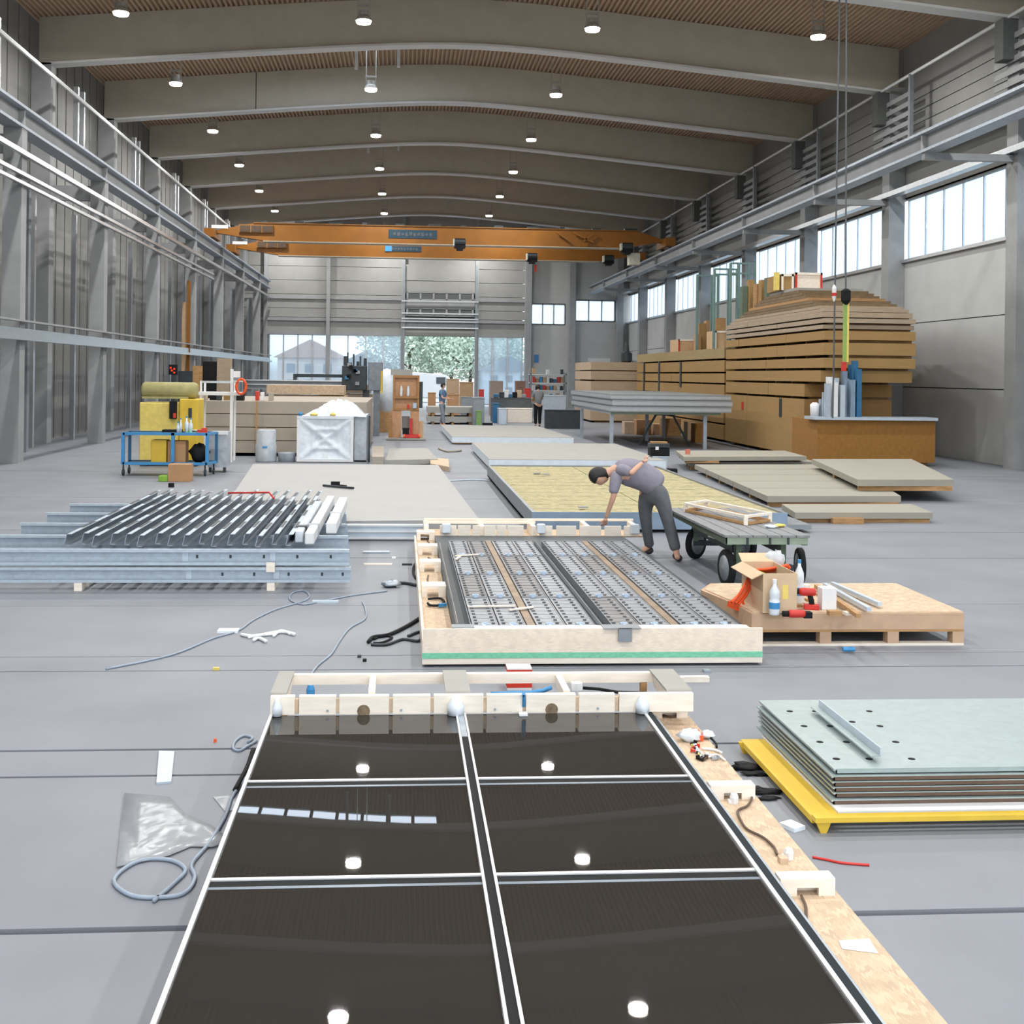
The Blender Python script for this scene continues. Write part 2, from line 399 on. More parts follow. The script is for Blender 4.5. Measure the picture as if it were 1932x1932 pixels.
# roof light in one bay (glazed strip in eight panes)
def roof_light():
    r = sroot('window_40')
    x0, x1, ya, yb = SKY; n = 9
    for i in range(n):
        a = x0+(x1-x0)*i/n+.06; c = x0+(x1-x0)*(i+1)/n-.06
        b = MB(); b.add([(a,ya,zt(a)-.06),(c,ya,zt(c)-.06),(c,yb,zt(c)-.06),(a,yb,zt(a)-.06)], [(0,1,2,3)])
        struct('pane', b, MT['skypane'], r)
    b = MB()
    for i in range(n+1):
        a = x0+(x1-x0)*i/n; b.box(a-.05, a+.05, ya, yb, zt(a)-.12, zt(a)+.02)
    for y in (ya, yb):
        for i in range(n):
            a = x0+(x1-x0)*i/n; c = x0+(x1-x0)*(i+1)/n
            b.bar((a,y,zt(a)-.05),(c,y,zt(c)-.05),.06,.12)
    struct('glazing_bar', b, MT['walld'], r)
MT['skypane'] = M('backlit_roof_light', '#c9d2dc', .5, emit='#c3d0e0', est=5.5)
roof_light()
# white posts hanging behind the first beam, pair by pair
for (px, ptop, pbot, Y) in ((672,92,131,40.6),(752,92,127,40.6),(697,276,289,56.6),(754,276,284,56.6)):
    x = PX(px, Y, 110); zl = PZ(px, pbot, Y)
    o = obj('hanging_post', MB().box(x-.05, x+.05, Y-.04, Y+.04, zl, zt(x)+.02), MT['white'])
    tag(o, 'short white post hanging from the deck %s' % {672:'left of the pair behind the nearest full beam',752:'right of the pair behind the nearest full beam',697:'left of the pair behind the third beam',754:'right of the pair behind the third beam'}[px], 'post', 'white hanging roof posts')
# ---------------- back wall
WZ = 5.02
xe = XR
bw = sroot('wall_back')
zj = [WZ, 6.25, 6.9, 7.9, 8.9, 9.9, 10.9, 12.0]
def cladding(x0, x1, mat='wall', Y=YB):
    for a, c in zip(zj[:-1], zj[1:]):
        struct('cladding_panel', MB().box(x0, x1, Y, Y+.2, a+.015, c-.015), MT[mat], bw)
    b = MB(); b.v += [(x0,Y,12.0),(x1,Y,12.0),(x1,Y,zt(x1)+.1),(x0,Y,zt(x0)+.1),(x0,Y+.2,12.0),(x1,Y+.2,12.0),(x1,Y+.2,zt(x1)+.1),(x0,Y+.2,zt(x0)+.1)]
    b.f += [(0,1,2,3),(7,6,5,4),(0,4,5,1),(3,2,6,7),(0,3,7,4),(1,5,6,2)]
    struct('cladding_panel', b, MT[mat], bw)
struct('backing', MB().box(XL-.4, -9.4, YB+.2, YB+.3, 0, 14.5), MT['walld'], bw)
xa, xb_, xc, xd, xf = PX(507,YB,700), PX(618,YB,700), PX(759,YB,700), PX(898,YB,700), PX(985,YB,700)
struct('backing_panel', MB().box(XL-.4, xf, YB+.2, YB+.26, WZ, 14.8), MT['walld'], bw)
cladding(XL, xb_); cladding(xb_, xc); cladding(xd, xf+.35)
# portion above the door
for a, c in ((9.0,9.9),(9.9,10.9),(10.9,12.0),(12.0,14.4)):
    struct('cladding_panel', MB().box(xc, xd, YB, YB+.2, a+.015, c-.015), MT['wall'], bw)
struct('wall_rail', MB().box(XL, xf+.3, YB-.12, YB, 7.55, 7.75), MT['col'], bw)
struct('wall_rail', MB().box(XL, xf+.3, YB-.16, YB, 6.0, 6.22), MT['col'], bw)
struct('wall_rail', MB().box(XL, xf+.3, YB-.12, YB, WZ-.02, WZ+.2), MT['col'], bw)
for x in (xa-.25, xb_, xc, xd, xf+.35):
    struct('wall_post', MB().box(x-.13, x+.13, YB-.35, YB-.02, 0, zt(x)-.1), MT['col'], bw)
struct('left_return', MB().box(XL, xa-.1, YB-.05, YB+.2, 0, WZ), MT['wall'], bw)
# right part of the back wall with its own high windows
XW = [(PX(1003,YB,590), PX(1066,YB,590), PZ(1035,612,YB), PZ(1035,574,YB)), (PX(1086,YB,590), PX(1160,YB,590), PZ(1120,606,YB), PZ(1120,567,YB))]
lo = xf+.35
edges = [lo]+[v for w in XW for v in w[:2]]+[XR+.3]
for i in (0,2,4): struct('cladding_panel', MB().box(edges[i], edges[i+1], YB, YB+.2, 0, 14.2), MT['wallday'], bw)
for (a,c,z0,z1) in XW:
    for q0, q1 in ((0,1.9),(1.9,3.9),(3.9,z0),(z1,z1+1.4),(z1+1.4,14.0)):
        struct('cladding_panel', MB().box(a, c, YB, YB+.2, q0, q1), MT['wallday'], bw)
for px in (995, 1078, 1168):
    x = PX(px, YB-.6); struct('wall_post', MB().box(x-.22, x+.22, YB-.7, YB-.02, 0, 13), MT['col'], bw)
struct('personnel_door', MB().box(PX(1108,YB),PX(1150,YB),YB-.05,YB,0,PZ(1130,676,YB)), MT['white'], bw)
# ---------------- windows
WN = [0]
def window(kind, u0, u1, z0, z1, at, n, mull='col', w=.09, glass=True):
    """kind 'b': in the back wall (u is X); 'r': in the right wall (u is Y)"""
    WN[0] += 1; r = sroot('window_%d' % WN[0]); dpt = .16 if kind == 'b' else .05
    if kind == 'r': w = .06
    def bx(a, c, z0, z1, d0, d1):
        return MB().box(a, c, at+d0, at+d1, z0, z1) if kind == 'b' else MB().box(at+d0, at+d1, a, c, z0, z1)
    for i in range(n):
        a = u0+(u1-u0)*i/n; c = u0+(u1-u0)*(i+1)/n
        struct('pane', bx(a+w/2, c-w/2, z0+.03, z1-.03, .08, .09), MT['glass'], r)
    for i in range(n+1):
        a = u0+(u1-u0)*i/n; struct('mullion', bx(a-w/2, a+w/2, z0, z1, .1 if kind == 'r' else 0, .1+dpt if kind == 'r' else dpt), MT['alu'], r)
    for z in (z0, z1): struct('frame_rail', bx(u0, u1, z-.05, z+.05, 0, .16), MT['alu' if kind == 'b' else mull], r)
window('b', xa, xb_-.1, .15, WZ, YB, 4); window('b', xb_+.15, xc-.1, .15, WZ, YB, 4); window('b', xd+.1, xf, .15, WZ, YB, 3)
for (a,c,z0,z1) in XW: window('b', a, c, z0, z1, YB, 3)
# ---------------- sectional door, half raised
d1 = sroot('door_1')
zz = lambda y: PZ(828, y, YB-.3)
def dp(name, ya, yb_, mat, dy=0): struct(name, MB().box(xc+.15, xd-.15, YB-.3+dy, YB-.2+dy, zz(ya), zz(yb_)), MT[mat], d1)
dp('door_leaf', 530, 500, 'wall'); dp('door_leaf', 551, 531, 'wall'); dp('lintel', 634, 619, 'wall'); dp('door_leaf', 580, 567, 'col', .03)
dp('door_leaf', 618, 600, 'steel', .05)
for (ya, yb_) in ((566,552),(596,582)):
    for i in range(5):
        a = xc+.3+(xd-xc-.6)*i/5
        struct('door_pane', MB().box(a+.08, a+(xd-xc-.6)/5-.08, YB-.27, YB-.25, zz(ya)+.04, zz(yb_)-.04), MT['walld'], d1)
    b = MB().box(xc+.15, xd-.15, YB-.3, YB-.24, zz(ya)-.05, zz(ya)+.05).box(xc+.15, xd-.15, YB-.3, YB-.24, zz(yb_)-.05, zz(yb_)+.05)
    for i in range(6):
        a = xc+.3+(xd-xc-.6)*i/5; b.box(a-.07, a+.07, YB-.3, YB-.24, zz(ya), zz(yb_))
    struct('pane_frame', b, MT['col'], d1)
for yy in (569, 592, 602, 607, 619): struct('track_bar', MB().box(xc-.1, xd+.1, YB-.5, YB-.42, zz(yy)-.05, zz(yy)+.05), MT['alu'], d1)
for x in (xc+.06, xd-.06): struct('door_track', MB().box(x-.08, x+.08, YB-.45, YB-.2, 0, zz(500)), MT['steel'], d1)
# ---------------- right wall
rw = sroot('wall_right'); WB, WT = 6.2, 8.2
COLY = [45.4+8*k for k in range(-6, 5)]
def rwall(z0, z1, name='cladding_panel', ya=YF, yb=YB, x=XR, mat='wall'):
    struct(name, MB().box(x, x+.2, ya, yb, z0, z1), MT[mat], rw)
seg = [YF]+COLY+[YB]
for a, c in zip(seg[:-1], seg[1:]):
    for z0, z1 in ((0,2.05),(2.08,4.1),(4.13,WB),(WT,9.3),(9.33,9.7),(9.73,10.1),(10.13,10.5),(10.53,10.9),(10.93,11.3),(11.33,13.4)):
        struct('cladding_panel', MB().box(XR, XR+.2, a+.02, c-.02, z0, z1), MT['wallday' if z1 <= WB else 'wall'], rw)
struct('outer_skin', MB().box(XR+.2, XR+.26, YF, YB, 0, WB-.02).box(XR+.2, XR+.26, YF, YB, WT+.02, 14.2), MT['walld'], rw)
for yc in COLY:
    struct('column', MB().box(XR-.55, XR-.01, yc-.28, yc+.28, 0, zb(XR-.3)+.2), MT['col'], rw)
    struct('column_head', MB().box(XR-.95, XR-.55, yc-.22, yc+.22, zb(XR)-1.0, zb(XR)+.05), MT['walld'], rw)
    struct('bracket', MB().box(13.45, XR-.5, yc-.09, yc+.09, 8.02, 8.2), MT['col'], rw)
for a, c in zip(seg[:-1], seg[1:]):
    if c < 18: continue
    window('r', a+.3, c-.3, WB, WT, XR, 6 if c-a > 7 else 4)
struct('window_sill', MB().box(XR-.12, XR, YF, YB, WB-.08, WB+.02), MT['alu'], rw)
struct('lower_ledge', MB().box(XR-.75, XR-.45, YF, YB, WT+.02, WT+.18), MT['alu'], rw)
# right runway beam with crane rail
def runway(x, s, z):
    r = sroot('crane_runway')
    struct('rail_web', MB().box(x-.06, x+.06, YF, YB-.6, z, z+.45), MT['col'], r)
    struct('lower_flange', MB().box(x-.22, x+.22, YF, YB-.6, z-.05, z+.02), MT['steell'], r)
    struct('upper_flange', MB().box(x-.26, x+.26, YF, YB-.6, z+.42, z+.49), MT['steell'], r)
    struct('crane_rail', MB().box(x-.04, x+.04, YF, YB-.6, z+.49, z+.57), MT['steeld'], r)
    for k in range(-6, 5):
        y = 45.4+8*k; struct('stiffener', MB().box(x-.2, x+.2, y-.04, y+.04, z, z+.42), MT['col'], r)
    return r
runway(13.6, 1, 8.25)
hr = sroot('trim_1')
struct('guard_rail', MB().tube([(15.6,YF,11.75),(15.6,80,11.75)], .05, 6), MT['white'], hr)
for k in range(-6, 5):
    y = 43+8*k
    struct('rail_post', MB().bar((15.6,y,9.45),(15.6,y,11.75),.12), MT['steel'], hr)
    b = MB()
    for q in range(6): b.box(15.75, 15.78, y+.4, y+3.2, 9.7+q*.3, 9.85+q*.3)
    struct('louvre', b, MT['col'], hr)
struct('walkway', MB().box(15.1, 16.3, YF, YB, 9.4, 9.47), MT['steel'], hr)
# ---------------- left wall
lw = sroot('wall_left')
y = YF
k = 0
while y < YB:
    w = 1.0
    struct('cladding_panel', MB().box(XL-.2, XL, y+.05, min(y+w,YB)-.05, 0, 13.6), MT['walll'], lw); y += w; k += 1
struct('outer_skin', MB().box(XL-.26, XL-.2, YF, YB, 0, 14), MT['walld'], lw)
for k in range(-6, 5):
    yc = 45.4+8*k
    struct('column', MB().box(XL+.02, XL+.62, yc-.25, yc+.25, 0, zb(XL)+.1), MT['col'], lw)
    struct('crane_column', MB().box(-9.75, -9.3, yc-.2, yc+.2, 0, 8.2), MT['col'], lw)
    struct('bracket', MB().box(XL+.6, -9.75, yc-.12, yc+.12, 7.6, 8.05), MT['col'], lw)
    struct('secondary_post', MB().box(-10.5, -10.3, yc+3.6, yc+3.8, 0, 7.4), MT['steel'], lw)
    struct('secondary_post', MB().box(-10.9, -10.75, yc+1.9, yc+2.05, 0, 7.4), MT['alu'], lw)
    struct('secondary_post', MB().box(-10.9, -10.75, yc+5.6, yc+5.75, 0, 7.4), MT['alu'], lw)
    struct('upper_stub', MB().box(-10.5, -10.35, yc+.5, yc+.65, 9.1, 11.3), MT['alu'], lw)
    struct('upper_stub', MB().box(-10.5, -10.35, yc+1.2, yc+1.35, 9.1, 11.3), MT['alu'], lw)
runway(-9.5, -1, 8.25)
lr = sroot('trim_2')
struct('guard_rail', MB().tube([(-10.3,YF,10.9),(-10.3,76,10.9)], .06, 6), MT['white'], lr)
struct('door_track', MB().box(-9.3, -9.18, YF, YB-.4, 7.5, 7.62), MT['alu'], lr)
struct('door_track', MB().box(-9.3, -9.2, YF, 58, 7.0, 7.09), MT['alu'], lr)
struct('door_track', MB().box(-9.3, -9.2, YF, 58, 6.78, 6.86), MT['alu'], lr)
struct('cable_tray', MB().box(-9.3, -9.1, YF, YB-1, 3.0, 3.1).box(-9.3,-9.27,YF,YB-1,3.1,3.3), MT['alu'], lr)
struct('cable_tray', MB().box(-9.3, -9.15, YF, YB-1, 3.45, 3.5), MT['col'], lr)
# unseen rear end, set close and left open so daylight reaches near faces
rear = sroot('wall_front')
struct('lintel_panel', MB().box(XL-.4, XR+.4, YF-.3, YF-.1, 10.2, 14.8), MT['wall'], rear)
for x in (XL-.2, -6, 0, 5, 11, XR+.2): struct('opening_post', MB().box(x-.15, x+.15, YF-.3, YF-.1, 0, 10.2), MT['col'], rear)
# roof skin above the ribs
b = MB(); xs = [XL-.5+(XR-XL+1)*i/24 for i in range(25)]
for y in (YF-.3, YB+.4): b.v += [(x,y,zt(x)+.3) for x in xs]
b.f += [(i,i+1,26+i,25+i) for i in range(24)]
struct('roof_skin', b, MT['walld'], ceil)
# daylight portals
portal(XR+.35, 38, (WB+WT)/2, 92, 2.0, (0, PI/2, 0))
portal((XL+XR)/2, YF-.35, 5.1, XR-XL, 10.2, (PI/2, 0, 0))
portal(-.2, YB+.4, 2.5, 18, 5.2, (-PI/2, 0, 0))
# ---------------- yard outside
struct('ground', MB().box(-60, 60, YB+.3, 260, -.15, -.05), MT['ground'])
struct('ground', MB().box(-60, 60, -80, YF-.3, -.15, -.05), MT['ground'])
# ================================================================ FOREGROUND GLAZED MODULE
def tubeobj(name, pts, r, mat, parent=None, n=6, **k): return obj(name, MB().tube(pts, r, n), MT[mat], parent, smooth=True, **k)
def smoothpath(pts, sub=5):
    pts = [Vector(p) for p in pts]; out = []
    for i in range(len(pts)-1):
        p0 = pts[max(i-1,0)]; p1 = pts[i]; p2 = pts[i+1]; p3 = pts[min(i+2,len(pts)-1)]
        for s in range(sub):
            t = s/sub; out.append(.5*((2*p1)+(-p0+p2)*t+(2*p0-5*p1+4*p2-p3)*t*t+(-p0+3*p1-3*p2+p3)*t**3))
    return out+[pts[-1]]
def pixpath(pix, z=.01, sub=5): return smoothpath([P(x, y, z=z) for x, y in pix], sub)
g = thing('glazed_module', 'dark glazed facade module with silver bars lying flat in the foreground', 'facade module', (.4, 4.6, 0))
X0, X1, XM = -.74, 1.47, .372
PY = [6.86, 5.72, 4.61, 3.47, 2.35]
obj('base_frame', MB().box(X0+.02, X1+.02, PY[-1]+.1, PY[0], .06, .27), MT['steeld'], g)
for yy in (2.6, 3.9, 5.2, 6.5):
    obj('bearer', MB().box(X0+.1, 1.75, yy-.05, yy+.05, 0, .06), MT['wood'], g)
for j in range(4):
    for (a, c) in ((X0+.018, XM-.03), (XM+.03, X1-.012)):
        ya, yb = PY[j+1]+.052, PY[j]-(.045 if j else .0)
        obj('pane', MB().box(a, c, ya, yb, .275, .298), MT['glassdark'], g)
for j in (1,2,3):
    y = PY[j]
    for (a, c) in ((X0+.018, XM-.03), (XM+.03, X1-.012)):
        obj('crossbar', MB().box(a, c, y+.030, y+.052, .27, .303), MT['alus'], g)
        obj('crossbar', MB().box(a, c, y-.045, y-.024, .27, .299), MT['alub'], g)
        obj('gasket', MB().box(a, c, y-.024, y+.030, .262, .2975), MT['black'], g)
yn, yf = PY[-1], PY[0]
obj('edge_bar', MB().box(X0, X0+.018, yn, yf+.02, .25, .31), MT['alus'], g)
obj('edge_bar', MB().box(X1-.012, X1+.006, yn, yf+.02, .25, .308), MT['alus'], g)
obj('centre_bar', MB().box(XM-.030, XM-.018, yn, yf+.02, .26, .31), MT['alus'], g)
obj('centre_bar', MB().box(XM+.018, XM+.030, yn, yf+.02, .26, .31), MT['alus'], g)
obj('centre_gasket', MB().box(XM-.018, XM+.018, yn, yf, .25, .304), MT['black'], g)
obj('centre_cover', MB().box(XM-.016, XM+.016, yf-.45, yf+.0, .3045, .308), MT['galv'], g)
obj('side_gasket', MB().box(X1+.006, X1+.048, yn, yf+.02, .24, .296), MT['gask'], g)
obj('side_flange', MB().box(X1+.048, X1+.074, yn, yf+.02, .22, .275), MT['galv'], g)
# ledge of particle board to the right, with notched blocks bridging it
XA, XB = X1+.074, 1.80
obj('side_ledge', MB().box(XA, XB, yn, yf+.25, .19, .205), MT['osbd'], g)
obj('ledge_edge', MB().box(XB-.02, XB, yn, yf+.25, .02, .19), MT['osb'], g)
for (pa, pb, yy) in ((1330,1430,1488),(1477,1586,1665),(1245,1313,1338),(1700,1830,1990)):
    c = P((pa+pb)/2, yy, z=.26); ya = c[1]; xa_, xb2 = XA+.01, XB-.02
    b = MB().box(xa_, xb2, ya, ya+.075, .262, .275)
    # face with a mouse-hole notch
    n1 = xa_+(xb2-xa_)*.30; n2 = xa_+(xb2-xa_)*.70; b.box(xa_, n1, ya, ya+.02, .205, .262).box(n2, xb2, ya, ya+.02, .205, .262).box(n1, n2, ya, ya+.02, .238, .262)
    b.box(xa_, xb2, ya+.055, ya+.075, .205, .262)
    obj('cable_bridge', b, MT['pine'], g)
# far head frame: row of blocks on the glass edge, open frame behind
T = .41
yb0 = P(700, 1350, z=.30)[1]; 
segs = [(510,556),(564,634),(640,734),(741,812),(818,912),(918,986),(992,1086),(1092,1160),(1168,1308)]
for a, c in segs:
    obj('head_block', MB().box(PX(a,6.87,1330), PX(c,6.87,1330), 6.865, 6.905, .30, T), MT['pine'], g, bevel=.002)
for a, c in segs[:-1]:
    x = PX(c, 6.87, 1330); obj('spacer', MB().box(x-.002, x+.022, 6.875, 6.90, .31, T-.02), MT['osbd'], g)
xl, xr2 = P(510,1311,z=T)[0], P(1308,1311,z=T)[0]
yfar = P(800,1272,z=T)[1]
obj('head_shelf', MB().box(xl, xr2, 6.905, 6.985, .30, .318), MT['osbd'], g)
for nm, w in (('left', (xl, xl+.095)), ('mid', (P(838,1290,z=T)[0], P(884,1290,z=T)[0])), ('right', (P(1245,1290,z=T)[0], P(1292,1290,z=T)[0]))):
    obj('corner_plate', MB().box(w[0], w[1], 6.905, yfar+.05, T-.002, T+.012), MT['greyboard'], g)
    obj('side_rail', MB().box(w[0]+.02, w[1]-.01, 6.905, yfar, T-.09, T-.002), MT['pine'], g)
obj('far_rail', MB().box(xl+.05, xr2-.08, yfar, yfar+.045, T-.062, T), MT['pine'], g)
for px in (702, 1067):
    x = P(px,1295,z=T)[0]; obj('side_rail', MB().box(x-.02, x+.02, 6.985, yfar, T-.08, T-.01), MT['pine'], g)
for px in (527, 865, 1240):
    x = P(px,1300,z=T)[0]
    for y in (yfar+.02,): obj('foot', MB().box(x-.02, x+.02, y-.02, y+.02, 0, T-.06), MT['wood'], g)
for px, s in ((523,.5),(860,1),(1212,.8)):
    x = PX(px,6.85,1335)
    obj('membrane_cap', MB().lathe([(.045*s+.005,0),(.045*s+.005,.05),(.03*s,.085),(.012,.1)], (x,6.85,.302), 14), MT['foilw'], g, smooth=True)
for px in (686, 1041):
    x = PX(px,6.86,1335); b = MB()
    b.lathe([(.038,0),(.038,.02),(.02,.02)], (x,6.862,.32), 12, axis='y'); obj('cable_hole', b, MT['cork'], g)
for px in (618,757,934,1128):
    x = PX(px,6.86,1335); obj('screw', MB().lathe([(.008,-.004),(.006,0)], (x,6.864,.325), 8, axis='y'), MT['galv'], g)
# small white tabs on the glass edge
x = P(988,1352,z=.3)[0]; obj('white_tab', MB().box(x-.025,x+.025,6.80,6.86,.30,.312), MT['white'], g)
# cables and fittings on the side ledge
def ledge_path(pix, z=.215): return pixpath(pix, z, 6)
for pix, c, r in (([(1372,1484),(1395,1494),(1418,1502),(1410,1520),(1392,1530),(1400,1552),(1412,1566),(1440,1580),(1460,1598),(1466,1612)],'brown',.006),
                  ([(1512,1690),(1520,1710),(1521,1735),(1524,1752),(1545,1775)],'brown',.006),
                  ([(1250,1349),(1266,1352),(1285,1348)],'brown',.006),
                  ([(1320,1387),(1335,1388),(1350,1402),(1352,1410)],'black',.007),
                  ([(1318,1418),(1335,1428),(1350,1424),(1368,1434)],'white',.006),
                  ([(1325,1412),(1345,1414),(1362,1420)],'white',.007),
                  ([(1310,1410),(1316,1420),(1324,1428)],'black',.006)):
    o = tubeobj('cable', ledge_path(pix), r, c)
    lab = {1372:'brown cable curling along the ledge between the two nearer notched blocks',1512:'brown cable leading through the nearest notched block',1250:'short brown cable under the farthest notched block',1320:'short black cable arching over the ledge fittings',1318:'thin white cable lying over the ledge fittings',1325:'second white cable across the ledge, nearer the bag',1310:'short black cable end beside the black edge strip'}[pix[0][0]]
    tag(o, lab, 'cable', 'loose cables on the module ledge')
def blob(name, c, r, mat, seed=0, sz=(1,1,.6), n=10, amp=.25):
    rnd = random.Random(seed); b = MB()
    rows = n//2+1
    for i in range(rows+1):
        th = PI*i/rows
        for k in range(n):
            a = 2*PI*k/n; q = 1+amp*(rnd.random()-.5)*2
            b.v.append((c[0]+r*sz[0]*q*math.sin(th)*math.cos(a), c[1]+r*sz[1]*q*math.sin(th)*math.sin(a), c[2]+r*sz[2]*(1+q*math.cos(th))))
    b.f = [(i*n+k, i*n+(k+1)%n, (i+1)*n+(k+1)%n, (i+1)*n+k) for i in range(rows) for k in range(n)]
    return obj(name, b, MT[mat], None, smooth=True)
q = P(1300,1396,z=.21); o = blob('plastic_bag', (q[0],q[1],.206), .055, 'foilw', 3, (1.2,1,.6)); tag(o, 'crumpled clear bag on the module ledge left of blue and orange clips', 'bag')
q = P(1336,1392,z=.21); o = blob('plastic_bag', (q[0],q[1],.206), .04, 'foilw', 4, (1,1,.6)); tag(o, 'small crumpled clear bag on the ledge right of the orange clip', 'bag')
for px, py, c, w in ((1306,1396,'bluep','blue'),(1318,1394,'orange','orange')):
    q = P(px,py,z=.21); b = MB().box(q[0]-.012,q[0]+.02,q[1]-.03,q[1]+.03,.207,.235).box(q[0]-.005,q[0]+.012,q[1]+.02,q[1]+.045,.207,.25)
    tag(obj('cable_clip', b, MT[c]), '%s cable clip beside the crumpled bags on the ledge'%w, 'clip')
rnd = random.Random(5)
cols = ['white','yellowp','red','galv','foilw','black','brown']
for i in range(14):
    px = 1306+rnd.random()*56+ (i%5)*2; py = 1404+rnd.random()*32; q = P(px, py, z=.21)
    if q[0] > 1.76 or q[0] < XA+.03: q[0] = 1.68
    c = cols[i%7]; a = rnd.random()*3
    b = MB().bar((q[0]-.02*math.cos(a), q[1]-.02*math.sin(a), .217), (q[0]+.02*math.cos(a), q[1]+.02*math.sin(a), .217), .012, .012)
    b.bar((q[0]+.018*math.cos(a), q[1]+.018*math.sin(a), .22), (q[0]+.026*math.cos(a), q[1]+.026*math.sin(a), .22), .02, .02)
    tag(obj('connector', b, MT[c]), ['white','yellow','red','metal','clear','black','brown'][i%7]+' connector in the heap on the ledge, '+('farther part, ' if py < 1420 else 'near part, ')+('nearer the glass' if px < 1336 else 'nearer the outer edge'), 'connector', 'loose connectors heaped on the ledge')
for px, py, w in ((1488,1618,'white plug socket standing on the ledge before the nearest notched block'),(1385,1513,'small white junction fitting on the ledge between notched blocks')):
    q = P(px,py,z=.21); b = MB().lathe([(.02,0),(.022,.03),(.016,.045)], (q[0],q[1],.205), 10).box(q[0]-.03,q[0]-.012,q[1]-.012,q[1]+.012,.205,.222)
    tag(obj('plug_socket', b, MT['white']), w, 'socket', None)
q = P(1478,1625,z=.21); tag(obj('wooden_wedge', MB().box(q[0]-.02,q[0]+.015,q[1]-.02,q[1]+.02,.205,.23), MT['osbd']), 'small brown wedge beside the white plug socket on the ledge', 'wedge')
q = P(1600,1783,z=.21)
b = MB().slab([(q[0]-.03,q[1]-.02),(q[0]+.09,q[1]-.06),(q[0]+.1,q[1]+.05),(q[0]-.02,q[1]+.04)], .206, .208)
tag(obj('paper_note', b, MT['white']), 'sheet of white paper on the near end of the ledge', 'paper')
# things in the open head frame
q = P(978,1292,z=.02)
b = MB().box(q[0]-.09,q[0]+.09,q[1]-.08,q[1]+.06,0,.16); o = thing('juice_carton', 'small white and red box behind the head frame of the dark module', 'box', (q[0],q[1],0))
obj('carton', b, MT['white'], o); obj('red_band', MB().box(q[0]-.092,q[0]+.092,q[1]-.082,q[1]+.062,.02,.055), MT['red'], o)
obj('red_band', MB().box(q[0]-.092,q[0]+.092,q[1]-.082,q[1]+.062,.13,.15), MT['red'], o)
o = tubeobj('blue_strap', [P(926,1309,z=.33), P(960,1308,z=.335), P(1000,1307,z=.335), P(1025,1303,z=.335), P(1040,1297,z=.36)], .014, 'bluep'); tag(o, 'bright blue strap lying behind the row of blocks', 'strap')
o = tubeobj('strap_end', [P(988,1306,z=.418), P(988,1313,z=.416), (P(988,1340,Y=6.862)[0],6.855,.40), (P(988,1340,Y=6.862)[0],6.855,.34)], .01, 'bluep'); tag(o, 'blue strap end hanging down between two head blocks', 'strap')
o = tubeobj('cable', [P(1100,1298,z=.325), P(1130,1300,z=.325), P(1165,1306,z=.325), P(1215,1307,z=.325)], .01, 'black'); tag(o, 'black cable lying in the head frame behind the right blocks', 'cable')
q = P(1089,1302,z=.32); o = obj('white_block', MB().box(q[0]-.04,q[0]+.03,q[1]-.02,q[1]+.02,.318,.37).box(q[0]-.01,q[0]+.0,q[1]-.025,q[1]-.02,.318,.37), MT['white'], bevel=.003); tag(o, 'white plastic block in the head frame beside the black cable', 'block')
q = P(586,1300,z=.05); o = obj('hose_coupling', MB().lathe([(.02,0),(.03,.02),(.03,.05),(.018,.08)], (q[0],q[1],.0), 8), MT['bluep']); tag(o, 'small blue hose coupling seen through the head frame', 'coupling')
# ================================================================ PARTICLE-BOARD MODULE WITH METAL PLATES
m2 = thing('heating_panel_module', 'open timber-rimmed module filled with grey metal plates, green tape round it', 'facade module', (1.6, 12, 0))
AX0, AX1, AY0, AY1, ZT = .19, 2.91, 9.15, 15.2, .30
obj('front_board', MB().box(AX0, AX1, AY0, AY0+.022, .10, ZT), MT['osb'], m2)
obj('front_plinth', MB().box(AX0, AX1, AY0+.002, AY0+.024, .022, .10), MT['pine'], m2)
obj('green_tape', MB().box(AX0-.002, AX1+.002, AY0-.002, AY0+.003, .068, .112), MT['tape'], m2)
obj('left_board', MB().box(AX0, AX0+.022, AY0+.024, AY1, .022, .2), MT['osb'], m2)
obj('right_board', MB().box(AX1-.022, AX1, AY0+.024, AY1, .022, .2), MT['osb'], m2)
obj('left_floor', MB().box(AX0+.022, .45, AY0+.024, AY1, .15, .165), MT['osbd'], m2)
obj('core', MB().box(.45, AX1-.03, AY0+.05, AY1-.3, .03, .235), MT['steeld'], m2)
for y in (9.6, 11.4, 13.2, 15.0): obj('bearer', MB().box(AX0+.1, AX1-.1, y-.05, y+.05, 0, .022), MT['wood'], m2)
obj('front_top_rail', MB().box(AX0+.33, AX1-.1, AY0+.024, AY0+.12, .25, .30), MT['pine'], m2)
# left edge channel
obj('edge_channel', MB().box(.47, .475, 9.3, 13.75, .17, .32).box(.475, .58, 9.3, 13.75, .17, .18).box(.575, .58, 9.3, 13.75, .17, .30), MT['steel'], m2)
obj('corner_tray', MB().box(.42, .60, 9.18, 9.3, .30, .306), MT['steel'], m2)
for py, fy in ((1015,0),(1042,0),(1073,0),(1120,0)):
    q = P(808, py, z=.2)
    y = q[1]
    b = MB().box(AX0+.03, .45, y, y+.22, .262, .275).box(AX0+.03, AX0+.08, y, y+.02, .166, .262).box(.38, .45, y, y+.02, .166, .262).box(AX0+.08, .38, y, y+.02, .245, .262)
    obj('cable_bridge', b, MT['pine'], m2)
